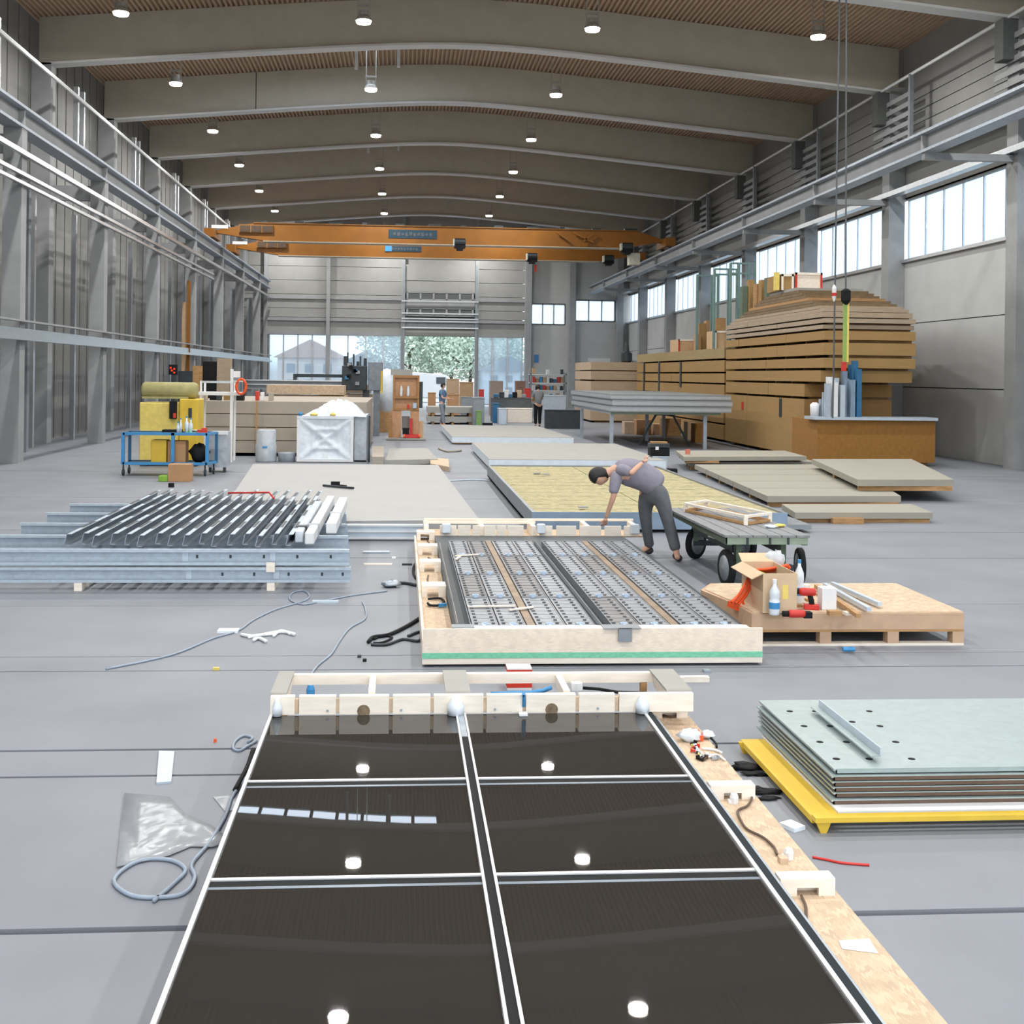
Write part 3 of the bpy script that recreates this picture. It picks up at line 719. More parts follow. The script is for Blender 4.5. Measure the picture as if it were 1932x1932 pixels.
# plates between the strips
strips = [('brown_strip', 1.045, 1.11), ('drain_channel', 1.62, 1.72), ('brown_strip', 2.235, 2.30)]
obj('brown_strip', MB().box(1.05, 1.115, 9.42, 14.3, .235, .262), MT['brownm'], m2)
obj('brown_strip', MB().box(2.24, 2.305, 9.42, 14.3, .235, .262), MT['brownm'], m2)
obj('drain_channel', MB().box(1.62, 1.625, 9.25, 14.0, .22, .315).box(1.625, 1.715, 9.25, 14.0, .215, .225).box(1.715, 1.72, 9.25, 14.0, .22, .30), MT['steel'], m2)
obj('drain_spout', MB().box(1.74, 1.845, 9.12, 9.15, .20, .31).box(1.62, 1.92, 9.12, 9.26, .302, .308), MT['steel'], m2)
cols8 = []
for a, c in ((.60, 1.035), (1.125, 1.61), (1.735, 2.225), (2.32, 2.80)):
    mdl = (a+c)/2; cols8 += [(a, mdl-.006), (mdl+.006, c)]
rows = [9.42, 10.64, 11.86, 13.08, 14.25]
def plate(w, l):
    b = MB(); b.box(0, w, 0, l, .236, .262)
    for yy in (0, l-.012): b.box(0, w, yy, yy+.012, .262, .272)
    for xx in (.0, w-.008): b.box(xx, xx+.008, .012, l-.012, .262, .268)
    for k in range(1, 8): b.box(.02, w-.02, l*k/8-.004, l*k/8+.004, .262, .2655)
    return b
p_me = None
pegb = MB()
for k in range(9):
    for xx in (.035, .175):
        y = .09+k*.125
        pegb.box(xx-.014, xx+.014, y-.008, y+.008, .262, .272)
clipb = MB().box(.07, .13, -.02, .02, .265, .29).box(.085,.115,-.035,-.02,.265,.30)
rp = random.Random(3)
first = None
for ci, (a, c) in enumerate(cols8):
    for ri in range(4):
        w = c-a; l = rows[ri+1]-rows[ri]-.012
        if first is None:
            b = plate(w, l); b.v = [(x+a, y+rows[ri], z) for x,y,z in b.v]; first = obj('metal_plate', b, MT['plate'], m2)
            b = MB(); b.v = [(x+a, y+rows[ri], z) for x,y,z in pegb.v]; b.f = pegb.f; fp = obj('slot_tab', b, MT['tabd'], first); fp['kind'] = 'stuff'
            b = MB(); b.v = [(x+a, y+rows[ri], z) for x,y,z in clipb.v]; b.f = clipb.f; fc = obj('clip', b, MT['clip'], first)
            base = (a, rows[ri], w, l)
        else:
            b = MB(); pl = plate(w, l); pl.v = [(x+a, y+rows[ri], z) for x,y,z in pl.v]
            o = obj('metal_plate', pl, MT['plate' if rp.random() > .3 else 'plate2'], m2)
            d = (a-base[0], rows[ri]-base[1], 0)
            t1 = dupc(fp, o, d); t1['kind'] = 'stuff'; dupc(fc, o, d)
obj('front_bracket', MB().box(.60, 2.82, 9.33, 9.40, .24, .275), MT['bracket'], m2)
for ci, (a, c) in enumerate(cols8):
    x = (a+c)/2; obj('hook', MB().bar((x-.03,9.40,.28),(x+.02,9.31,.27),.016,.012), MT['white'], m2)
# far head: blocks and rails
for a, c in ((830,861),(864,888),(892,905),(914,935),(938,955),(958,988),(1018,1042),(1050,1087),(1094,1134),(1141,1172),(1178,1200)):
    y = 15.0; obj('head_block', MB().box(PX(a,y,1005), PX(c,y,1005), y, y+.04, .22, .35), MT['pine'], m2)
for px in (842, 1021, 1198): 
    x = PX(px, 14.95, 1000); obj('membrane_cap', MB().box(x-.055, x+.055, 14.93, 14.995, .26, .385), MT['foilw'], m2, bevel=.01)
obj('head_rail', MB().box(PX(800,15.3,990), PX(1010,15.3,990), 15.3, 15.34, .34, .37), MT['pine'], m2)
obj('head_rail', MB().box(PX(800,15.6,988), PX(1195,15.6,988), 15.6, 15.64, .34, .37), MT['pine'], m2)
obj('head_shelf', MB().box(PX(790,15.3,990), PX(1205,15.3,990), 15.04, 15.66, .20, .22), MT['osbd'], m2)
for px in (803, 905, 1000, 1100, 1190): 
    x = PX(px,15.5,990); obj('head_post', MB().box(x-.03,x+.03,15.05,15.62,.22,.34), MT['pine'], m2)
for i,(pix, lab) in enumerate((([(806,1020),(812,1026),(820,1030)],'small coil of wire at the far left corner of the plated module'),
              ([(808,1052),(816,1056),(822,1062)],'thin wire end on the left ledge below the second bridge'),
              ([(808,1085),(807,1096),(816,1104),(832,1112)],'loop of brown wire on the left ledge of the plated module'))):
    tag(tubeobj('wire', pixpath(pix,.172,4), .008, 'brown'), lab, 'wire', 'wire ends on the plated module')
o = thing('hand_tool', 'black handled tool with blue grip on the left ledge near the front', 'tool', tuple(P(820,1140,z=.17)))
q = P(820,1136,z=.17)
obj('handle', MB().tube(pixpath([(808,1130),(830,1129),(838,1136),(828,1142),(812,1142),(807,1138)],.185,4), .012, 6), MT['black'], o, smooth=True)
obj('grip', MB().bar(P(828,1142,z=.19), P(842,1141,z=.19), .03, .03), MT['bluep'], o)
for k,(x,y,a,l) in enumerate(((.62,13.0,.3,.3),(.60,10.15,.08,.42),(.95,10.0,.5,.25),(.62,12.75,1.3,.2))):
    b = MB().bar((x,y,.276),(x+l*math.cos(a),y+l*math.sin(a),.278),.03,.012)
    tag(obj('batten_scrap', b, MT['pine']), 'pale wood splinter on the metal plates, '+['farther one by the left channel','nearest to the left channel','beside the first brown strip','short one standing askew at the far left'][k], 'batten', 'wood scraps on the plated module')
# ================================================================ helpers for flat goods
def PP(pts, z): return [P(x, y, z=z) for x, y in pts]
def flatpanel(name, label, cat, poly, z0, z1, topmat, sidemat, group=None, tk=.012, bearers=3, zb0=0):
    c = sum((Vector(p) for p in poly), Vector())/len(poly)
    t = thing(name, label, cat, (c[0], c[1], 0), group)
    obj('core', MB().slab(poly, z0, z1-tk), MT[sidemat], t)
    obj('face_board', MB().slab(poly, z1-tk, z1), MT[topmat], t)
    xs = [p[0] for p in poly]; ys = [p[1] for p in poly]
    if bearers and z0 > .01:
        for i in range(bearers):
            y = min(ys)+.15+(max(ys)-min(ys)-.3)*i/max(1,bearers-1)
            # keep the bearer inside the outline
            xi = []
            for k in range(len(poly)):
                a, b = poly[k], poly[(k+1)%len(poly)]
                if (a[1]-y)*(b[1]-y) <= 0 and abs(a[1]-b[1]) > 1e-6: xi.append(a[0]+(b[0]-a[0])*(y-a[1])/(b[1]-a[1]))
            if len(xi) >= 2: obj('bearer', MB().box(min(xi)+.05, max(xi)-.05, y-.05, y+.05, zb0, z0), MT['wood'], t)
    return t
# ---------------- mineral wool module
wp = [P(1006+2,982,z=.3), P(1440,985,z=.3), P(1262,886,z=.3), P(930,881,z=.3)]
nearY, farY = 17.0, 25.8
xl0 = 1.93; xr0 = 5.75
t = thing('insulated_module', 'grey metal-framed module filled with yellow mineral wool behind the bending worker', 'facade module', (3.8, 21, 0))
obj('frame_side', MB().box(xl0, xl0+.05, nearY, farY, .05, .30), MT['steel'], t)
obj('frame_side', MB().box(xr0-.05, xr0, nearY, farY, .05, .30).box(xr0, xr0+.38, nearY, farY, .05, .12), MT['steel'], t)
obj('frame_end', MB().box(xl0, xr0, nearY-.04, nearY, .05, .30), MT['galvb'], t)
obj('frame_end', MB().box(xl0, xr0, farY, farY+.04, .05, .30), MT['steel'], t)
obj('base_sheet', MB().box(xl0, xr0, nearY, farY, .05, .08), MT['steel'], t)
for y in (17.3, 19.4, 21.5, 23.6, 25.6): obj('bearer', MB().box(xl0+.1, xr0-.1, y-.05, y+.05, 0, .05), MT['steeld'], t)
rw_ = random.Random(11); n = 14
for i in range(n):
    a = nearY+.01+(farY-nearY-.02)*i/n; c = nearY+(farY-nearY-.02)*(i+1)/n-.015
    for (u0, u1) in ((xl0+.05, 3.82), (3.84, xr0-.05)):
        ph = rw_.random()*9
        b = MB(); b.grid(14, 4, lambda s, q: (u0+(u1-u0)*s, a+(c-a)*q, .27 + (0 if s in (0,1) or q in (0,1) else .025*math.sin(s*23+ph)*math.cos(q*9+ph*2)+.01*rw_.random())))
        b.box(u0, u1, a, c, .08, .262)
        obj('wool_batt', b, MT['wool'], t, smooth=True)
for k, (px, py) in enumerate(((1013,895),(1100,960),(1325,962),(1030,897))):
    q = P(px, py, z=.28); tag(obj('wool_scrap', MB().box(q[0]-.07,q[0]+.07,q[1]-.05,q[1]+.05,.30,.315), MT['steel']), 'small grey plate lying on the yellow wool, '+['farther back on the left','in front, left of the worker','in front, right of the worker','beside the farther left one'][k], 'plate', 'grey plates on the wool')
# ---------------- two foam-cored panels behind
pa = [(2.13, 28.0), (6.45, 28.0), (6.45, 34.8), (2.13, 34.8)]
flatpanel('sandwich_panel', 'grey-topped panel with thick white edge, directly behind the yellow wool module', 'panel', [Vector((x,y,0)) for x,y in pa], .06, .27, 'greyboard', 'foam', bearers=4)
pb = [(1.68, 38.2), (5.7, 38.2), (5.5, 46.8), (1.6, 46.8)]
flatpanel('sandwich_panel', 'farther grey-topped panel with thin white edge, by the two standing workers', 'panel', [Vector((x,y,0)) for x,y in pb], .06, .26, 'greyboard', 'foam', bearers=4)
# ---------------- big bare panel left
bl = PP([(404,985),(905,981),(826,877),(478,875)], .24)
bt = flatpanel('large_floor_panel', 'very large bare grey-beige panel lying flat left of centre', 'panel', bl, .03, .24, 'greyboardl', 'greyboardl', bearers=4)
ya = min(p[1] for p in bl); 
obj('edge_profile', MB().box(bl[0][0]+.6, bl[1][0]-.75, ya-.09, ya-.005, .03, .225), MT['bracket'], bt)
obj('edge_lip', MB().box(bl[0][0]+.6, bl[1][0]-.75, ya-.11, ya-.09, .12, .14).box(bl[0][0]+.6, bl[1][0]-.75, ya-.11, ya-.09, .20, .225).box(bl[0][0]+.6, bl[1][0]-.75, ya-.11, ya-.09, .03, .05), MT['white'], bt)
q = P(637,918,z=.24)
o = thing('caulking_gun', 'dark hand tool lying alone on the large bare panel', 'tool', (q[0],q[1],.24))
a = P(610,916,z=.27); c = P(667,921,z=.27)
obj('barrel', MB().tube([a, c], .022, 8), MT['steeld'], o); obj('body', MB().box(q[0]-.12, q[0]+.04, q[1]-.05, q[1]+.04, .24, .33), MT['black'], o)
obj('handle', MB().bar(q+Vector((.05,-.02,.02)), q+Vector((.16,-.14,.02)), .035), MT['black'], o)
# ---------------- stack of grey boards far left
sb = thing('board_stack', 'tall pile of pale grey-beige boards behind the white rack', 'board stack', (-2.5, 33, 0))
zs = [.08, .42, .78, 1.14, 1.50]
for i in range(4):
    obj('board_bundle', MB().box(-5.75, -.95, 32.2+.1*i, 39.5, zs[i]+.01, zs[i+1]-.01), MT['greyboards'], sb)
for x in (-5.6, -4.7, -3.85, -2.6, -1.2):
    for i in range(1): obj('bearer', MB().box(x-.06, x+.06, 32.3, 39.4, 0, .09), MT['wood'], sb)
obj('strap', MB().box(-3.95, -3.90, 32.17, 32.19, .08, 1.505), MT['wood'], sb)
for k,(a,c,y,z,h,m) in enumerate(((-4.6,-1.9,40.4,1.0,.55,'osbd'),(-3.2,-1.1,44.4,1.1,.6,'mdfl'))):
    b = MB(); 
    o = thing('timber_pile', ['wide pile of brown boards behind the grey board stack','second brown board pile, nearer the drilling machine'][k], 'board stack', ((a+c)/2, y, 0))
    for j in range(5): obj('board', MB().box(a+.1*(j%2), c-.07*(j%3), y, y+1.6, .1+j*.36, .42+j*.36), MT[m], o)
    obj('bearer', MB().box(a+.2,a+.35,y+.1,y+1.5,0,.1).box(c-.4,c-.25,y+.1,y+1.5,0,.1), MT['wood'], o)
# loose things along the top of the grey stack
rs = random.Random(4)
for k,(px,w,h,m,lab) in enumerate(((383,.3,.22,'osbd','small brown box at the left end of the grey stack top'),(398,.3,.18,'black','black case on the grey stack beside the rack'),(412,.2,.26,'steeld','dark canister on the grey stack behind the rack'),(425,.3,.18,'mdf','brown carton on the grey stack left of the rack post'),(452,.36,.2,'black','black crate on the grey stack right of the rack post'),(482,.14,.26,'red','red tin on the grey board stack'),(494,.14,.24,'white','white tin beside the red tin'),(508,.2,.22,'greyboards','small grey block on the stack beside the white tin'))):
    w *= .6; x = PX(px, 33, 745); tag(obj('stored_item', MB().box(x-w/2,x+w/2,33+.32*(k%2),33.3+.32*(k%2),1.492,1.492+h), MT[m], bevel=.01), lab, 'box')
# ---------------- white foil-wrapped crate
Y = 30.1; x0, x1 = PX(563,Y,830), PX(664,Y,830)
t = thing('foil_wrapped_crate', 'large cube-like pallet load wrapped in shiny white foil', 'pallet load', ((x0+x1)/2, Y+.8, 0))
z1 = 1.15
b = MB(); nn = 28
def dent(s, q):
    d = max(abs(s-.5), abs(q-.5))*2
    u_, w_ = abs(s-.5)*2, abs(q-.5)*2; rg = .07*math.exp(-((u_-w_)/.13)**2)*(1-.4*d)+.05*math.exp(-((d-.45)/.07)**2)
    return (x0+(x1-x0)*s, Y+.12*(1-d)-rg*(1 if d < .93 else 0)+.02*math.sin(13*s+9*q)*(1-d), .05+(z1-.05)*q)
b.grid(nn, nn, dent)
obj('front_face', b, MT['foilw'], t, smooth=True)
b = MB().box(x0, x1, Y+.11, Y+1.5, .05, z1); obj('load', b, MT['foilw'], t)
for (a, c) in ((x0-.04, x0+.03), (x1-.03, x1+.04)): obj('corner_post', MB().box(a, c, Y-.02, Y+.06, .05, z1), MT['white'], t)
obj('top_rim', MB().box(x0-.04, x1+.04, Y-.03, Y+.05, z1-.03, z1+.04), MT['alu'], t); obj('bottom_rim', MB().box(x0-.04, x1+.04, Y-.03, Y+.05, .02, .09), MT['white'], t)
b = MB(); rf = random.Random(2)
b.grid(18, 9, lambda s, q: (x0+.02+(x1-x0+.33)*s, Y+.15+1.2*q, z1+.02+(.34*math.sin(PI*s**1.5)*math.sin(PI*q)**.6+.16*rf.random()*math.sin(PI*s))*(1 if 0 < q < 1 else .1)))
obj('loose_foil', b, MT['foilw'], t, smooth=True)
obj('pallet', MB().box(x0, x1, Y+.05, Y+1.5, 0, .05), MT['wood'], t)
t2 = thing('foil_wrapped_crate', 'second foil-wrapped load close behind, showing grey side film', 'pallet load', (x1+.25, Y+1.2, 0))
obj('load', MB().box(x1+.05, x1+.38, Y+.3, Y+2.0, .04, 1.2), MT['foilg'], t2)
for yy in (Y+.3, Y+.9, Y+1.5, Y+1.96): obj('corner_post', MB().box(x1+.37, x1+.40, yy, yy+.05, 0, 1.22), MT['steel'], t2)
obj('dark_post', MB().box(x1+.41, x1+.46, Y+.25, Y+.31, .0, 1.2), MT['steeld'], t2)
for k, px in enumerate((592, 628)):
    x = PX(px,Y,785); tag(obj('yellow_cloth', MB().lathe([(.09-.03*k,0),(.11-.03*k,.04),(.03,.09)], (x,Y+.02,z1+.045), 10), MT['yellowp']), ['yellow rag on the foil crate rim, left one','smaller yellow rag on the foil crate rim, right one'][k], 'rag')
x = PX(567,Y,778); tag(obj('blue_bag', MB().lathe([(.04,0),(.06,.05),(.02,.1)], (x,Y+.02,z1+.045), 8), MT['bluep']), 'small blue bag on the left corner of the foil crate', 'bag')
# ---------------- translucent drum
Y = 30.3; x = PX(502,Y,840)
t = thing('clear_drum', 'grey translucent drum with blue mark beside the foil crate', 'drum', (x, Y, 0))
obj('body', MB().lathe([(.26,0),(.27,.03),(.27,.42),(.25,.45),(.25,.80),(.23,.82)], (x,Y,0), 20), MT['foilg'], t, smooth=True)
obj('blue_mark', MB().box(x-.06, x+.06, Y-.275, Y-.262, .36, .41), MT['bluep'], t)
x = PX(541,Y,850); tag(obj('clear_bin', MB().lathe([(.21,0),(.23,.22),(.24,.24)], (x,Y,0), 16), MT['foilg'], smooth=True), 'low grey bin between the drum and the foil crate', 'bin')
# ---------------- white rack frame
Y = 30.0; xa_, xb2 = PX(379,Y), PX(437,Y)
t = thing('white_rack', 'open white tubular rack on legs above the blue trolley', 'rack', ((xa_+xb2)/2, Y, 0))
def zy(py, px=437, YY=30.0): return PZ(px, py, YY)
obj('leg', MB().box(xb2-.035, xb2+.035, Y-.03, Y+.03, 0, zy(696)), MT['white'], t)
obj('leg', MB().box(xa_-.025, xa_+.025, Y-.03, Y+.03, 0, zy(719)), MT['white'], t)
for x in (xa_, xb2): obj('leg', MB().box(x-.025, x+.025, Y+.57, Y+.63, 0, zy(722)), MT['white'], t)
obj('top_bar', MB().box(xa_, xb2, Y-.02, Y+.02, zy(723), zy(719)), MT['alu'], t)
obj('shelf', MB().box(xa_-.1, xb2+.2, Y-.05, Y+.6, zy(746), zy(740)), MT['white'], t)
obj('top_box', MB().box(xb2, xb2+.2, Y, Y+.1, zy(712), zy(700)), MT['white'], t)
obj('side_hook', MB().box(xb2, PX(455,Y-.2,730)+.05, Y-.22, Y-.16, zy(720), zy(718)), MT['white'], t)
b = MB(); cx0 = PX(455,Y-.2,730)
pts = [(cx0-.1+.12*math.cos(a)+ .1, Y-.2, zy(729)+.19*math.sin(a)) for a in [i*PI/8 for i in range(16)]]
tag(obj('orange_cable_coil', MB().tube(pts, .035, 6, closed=True), MT['orange'], smooth=True), 'orange cable coil hanging beside the white rack', 'cable coil')
# ---------------- blue trolley and what it carries
Y = 25.9; zf = lambda py: PZ(360, py, Y)
t = thing('blue_trolley', 'blue square-tube workshop trolley at the left edge', 'trolley', (-4.9, Y+.3, 0))
tx0, tx1 = PX(232,Y,850), PX(391,Y,850)
for x in (tx0, PX(326,Y,850), tx1): obj('post', MB().box(x-.035, x+.035, Y-.03, Y+.04, zf(877), zf(817)), MT['bluep'], t)
for x in (tx0, tx1+.1): obj('post', MB().box(x-.03, x+.03, Y+.6, Y+.66, zf(877), zf(817)), MT['blued'], t)
for z in (zf(819), zf(875)):
    obj('rail', MB().box(tx0, tx1, Y-.03, Y+.03, z-.03, z+.03), MT['bluep'], t); obj('rail', MB().box(tx0, tx1+.1, Y+.6, Y+.66, z-.03, z+.03), MT['blued'], t)
    obj('deck', MB().box(tx0, tx1, Y+.03, Y+.6, z-.015, z+.005), MT['steeld'], t)
    obj('side_rail', MB().bar((tx1,Y,z),(tx1+.1,Y+.63,z),.05), MT['bluep'], t)
for x, y in ((tx0,Y+.05),(tx1-.05,Y+.05),(tx0,Y+.6),(tx1+.05,Y+.6)):
    obj('caster', MB().lathe([(.07,-.02),(.075,0),(.07,.02)], (x,y,.075), 12, axis='x').bar((x,y,.1),(x,y,zf(878)),.03), MT['steeld'], t)
zt0 = zf(818)+.03
def item(name, lab, cat, mb, mat, group=None, **k): return tag(obj(name, mb, MT[mat], **k), lab, cat, group)
zd = zf(819)+.01
for k,(px,h,r) in enumerate(((336,.22,.035),(341,.3,.03),(352,.34,.045),(360,.3,.04))):
    x = PX(px,Y+.2,805); o = thing('spray_bottle', ['short clear bottle on the trolley, leftmost','slim clear bottle beside the leftmost','tall pale blue bottle on the trolley','pale bottle right of the tall one'][k], 'bottle', (x,Y+.2,zd), 'bottles on the blue trolley')
    obj('body', MB().lathe([(r,0),(r,h*.65),(r*.4,h*.8),(r*.4,h)], (x,Y+.2,zd), 10), MT['foilw'], o, smooth=True); obj('cap', MB().lathe([(r*.5,0),(r*.5,.03)], (x,Y+.2,zd+h), 8), MT['bluep'], o)
x = PX(330,Y+.35,812); item('tool_case', 'flat dark case on the trolley top at the left', 'case', MB().box(x-.25,x+.15,Y+.2,Y+.5,zd,zd+.07), 'black')
x = PX(384,Y+.2,806); item('hand_saw', 'red and black power tool on the right end of the trolley', 'power tool', MB().box(x-.12,x+.05,Y+.1,Y+.25,zd,zd+.08).box(x-.03,x+.08,Y+.12,Y+.23,zd,zd+.12), 'red')
x = PX(372,Y+.4,800); item('white_dish', 'white dish on the trolley behind the red tool', 'dish', MB().lathe([(.06,0),(.12,.05),(.12,.06)], (x,Y+.42,zd), 14), 'white')
x = PX(362,Y+.2,815); item('green_cloth', 'green cloth over the trolley front rail', 'cloth', MB().box(x-.1,x+.1,Y+.04,Y+.18,zd,zd+.02), 'greenp')
zb0 = zf(875)+.006
o = blob('black_sack', (PX(375,Y+.2,850),Y+.25,zb0), .21, 'black', 8, (1,.9,.95), 12); tag(o, 'black plastic sack bulging out of the blue trolley', 'sack')
x = PX(340,Y+.25,850); item('paper_sack', 'brown paper carton on the lower deck of the trolley', 'carton', MB().box(x-.25,x+.14,Y+.12,Y+.5,zb0,zb0+.48), 'card', bevel=.01)
x = PX(305,Y+.25,850); item('yellow_carton', 'yellow carton on the lower trolley deck near its left end', 'carton', MB().box(x-.2,x+.13,Y+.1,Y+.5,zb0,zb0+.5), 'yellow', bevel=.01)
Y2 = 24.6; x = PX(337,Y2,900); item('cardboard_box', 'cardboard box on the floor in front of the blue trolley', 'box', MB().box(x-.22,x+.24,Y2,Y2+.35,0,.36), 'card', bevel=.005)
x = PX(317,Y2,905); item('green_tray', 'lime green tray on the floor left of the cardboard box', 'tray', MB().box(x-.2,x-.01,Y2,Y2+.3,0,.12), 'lime', bevel=.01)
x = PX(324,23.5,922); item('small_black_part', 'small black block on the floor left, before the trolley', 'block', MB().box(x-.05,x+.05,23.4,23.5,0,.08), 'black')
x = PX(412,Y+1.2,850); t = thing('grey_bin', 'grey metal bin right of the blue trolley', 'bin', (x,Y+1.4,0))
obj('body', MB().box(x-.2,x+.22,Y+1.0,Y+1.6,.12,.92), MT['foilg'], t); obj('rim', MB().box(x-.22,x+.24,Y+.98,Y+1.0,.86,.94), MT['white'], t)
for a in (-.15,.17): obj('foot', MB().box(x+a-.03,x+a+.03,Y+1.0,Y+1.06,0,.12), MT['steeld'], t)
# yellow compressor with its green tank, and plywood machine at the left
Y = 28.5
t = thing('yellow_machine', 'yellow machine housing behind the blue trolley', 'machine', (-5.3,Y,0))
x0, x1 = PX(338,Y,790), PX(373,Y,790)
obj('housing', MB().box(x0,x1,Y,Y+.9,.1,PZ(350,753,Y)), MT['yellow'], t, bevel=.02)
obj('side_housing', MB().box(PX(262,Y,790),x0-.01,Y+.05,Y+.9,.1,PZ(325,760,Y)), MT['yellowp'], t, bevel=.02)
obj('control_box', MB().box(x0-.22,x0-.06,Y-.08,Y+.05,PZ(330,790,Y),PZ(330,757,Y)), MT['black'], t); obj('lever', MB().box(x0-.12,x0-.06,Y-.12,Y-.08,PZ(330,788,Y),PZ(330,779,Y)), MT['red'], t)
obj('vent', MB().box(x0+.22,x0+.3,Y-.02,Y,PZ(360,788,Y),PZ(360,770,Y)), MT['steeld'], t)
for x in (PX(262,Y)+.1, x1-.1): obj('foot', MB().box(x-.08,x+.08,Y+.1,Y+.8,0,.1), MT['steeld'], t)
r0 = PZ(330,737,Y)
o = thing('green_roll', 'pale olive rolled tarpaulin lying on the yellow machine', 'roll', (PX(320,Y),Y+.4,PZ(330,753,Y)))
za = PZ(350,753,Y)
obj('roll', MB().lathe([(.02,0),(.16,.0),(.2,.05),(.2,1.25),(.16,1.32),(.05,1.32)], (PX(262,Y,737),Y+.4,za+.2), 16, axis='x'), MT['olive'], o, smooth=True)
obj('flap', MB().box(PX(265,Y),PX(352,Y),Y+.15,Y+.6,za,za+.05), MT['olive'], o)
# display panel and tools along the left wall
x = PX(326,40,697); t = thing('led_display', 'black wall display showing red lights at the far left', 'display', (x,40,0))
obj('case', MB().box(x-.14,x+.14,40,40.12,PZ(326,707,40),PZ(326,688,40)), MT['black'], t)
for dx, dy in ((-.03,699),(.05,696),(.05,703),(-.07,694)): obj('red_light', MB().box(x+dx-.025,x+dx+.025,39.985,40,PZ(326,dy,40)-.025,PZ(326,dy,40)+.025), MT['redlamp'], t)
obj('stand', MB().box(x-.05,x+.05,40.02,40.1,0,PZ(326,707,40)), MT['steeld'], t)
Y=40.5
for k,(px,w,y0_,y1_,m,lab) in enumerate(((350,.5,735,700,'steeld','dark machine column behind the yellow machine'),(372,.35,735,690,'wood','leaning brown timber offcuts by the left wall'),(395,.45,740,682,'black','black steel cabinet by the left wall'),(421,.45,745,676,'mdfl','beige locker beside the black cabinet'),(443,.2,745,705,'steel','slim grey post machine right of the beige locker'))):
    x = PX(px,Y,740); t = thing('wall_cabinet', lab, 'cabinet', (x,Y,0)); zz0 = PZ(px,y1_,Y)
    obj('body', MB().box(x-w/2,x+w/2,Y,Y+.5,.08,zz0), MT[m], t); obj('plinth', MB().box(x-w/2+.03,x+w/2-.03,Y+.03,Y+.47,0,.08), MT['steeld'], t)
    for j in range(2): obj('door', MB().box(x-w/2+.02,x+w/2-.02,Y-.02,Y,.12+j*(zz0-.1)/2,.08+(j+1)*(zz0-.1)/2), MT[m], t)
# tall plank and yellow strap leaning at the left posts
x = PX(351,52,620); item('leaning_board', 'tall pale tan board standing against the left wall', 'board', MB().box(x-.16,x+.16,51.9,52,0,PZ(351,570,52)), 'pinel')
x = PX(357,51.8,560); item('yellow_board', 'narrow amber board standing beside the tall tan board', 'board', MB().box(x-.08,x+.06,51.75,51.85,0,PZ(357,530,51.8)), 'crane')
# ================================================================ STEEL PROFILE BUNDLE (left)
def chan(b, x0, x1, y0, y1, z0, z1, tk=.008, lip=.012, open_='up'):
    """thin U profile along Y; open side up"""
    b.box(x0, x0+tk, y0, y1, z0, z1).box(x1-tk, x1, y0, y1, z0, z1).box(x0+tk, x1-tk, y0, y1, z0, z0+tk)
BY = 12.45
XR0 = PX(662, BY, 1090)
for k, (z0, z1, xr, lab) in enumerate(((.085,.245,XR0,'lower perforated steel C-beam of the bundle, lying crosswise'),(.265,.43,XR0-.02,'upper perforated steel C-beam of the bundle, lying crosswise'))):
    for j in range(5):
        y = BY+j*1.05 + (.02 if k else 0); xr_ = xr-.06*j
        t = thing('steel_c_beam', (lab if j == 0 else '%s crosswise C-beam of the steel bundle, %s behind the front one' % (('lower','upper')[k], ['','next','second','third','rearmost'][j])), 'steel beam', ((-4.6+xr_)/2, y, z0), 'crosswise C-beams of the steel bundle')
        obj('web', MB().box(-4.6, xr_, y, y+.006, z0, z1), MT['galvl'], t)
        obj('flange', MB().box(-4.6, xr_, y-.055, y, z1-.01, z1).box(-4.6, xr_, y-.055, y-.045, z1-.03, z1-.01), MT['galvl'], t)
        obj('flange', MB().box(-4.6, xr_, y-.055, y, z0, z0+.01).box(-4.6, xr_, y-.055, y-.045, z0+.01, z0+.03), MT['galvl'], t)
        if j == 0:
            pxs = (372,435,498,561,624) if k else (420,480,545,608,672-25)
            for px in pxs: 
                x = PX(px, y, 1050); obj('bolt_hole', MB().box(x-.012, x+.012, y-.002, y+.001, (z0+z1)/2-.018, (z0+z1)/2+.018), MT['steeld'], t)
            for px in ((350,515) if k else (357,522)):
                x = PX(px, y, 1050); obj('joint_plate', MB().box(x-.03, x+.03, y-.012, y, z0+.03, z1-.03), MT['bracket'], t)
for px in (512, 150):
    x = PX(px, BY, 1100)
    b = MB().box(x-.04, x+.04, BY-.06, BY+4.6, 0, .083); tag(obj('support_batten', b, MT['pine']), 'timber batten under the steel bundle, '+('visible at its front' if px == 512 else 'toward the hidden left end'), 'batten', 'battens under the steel bundle')
x = PX(512,BY,1060); tag(obj('spacer_block', MB().box(x-.045, x+.045, BY-.075, BY-.06, .20, .30), MT['pine']), 'small pale spacer block between the two steel layers', 'block')
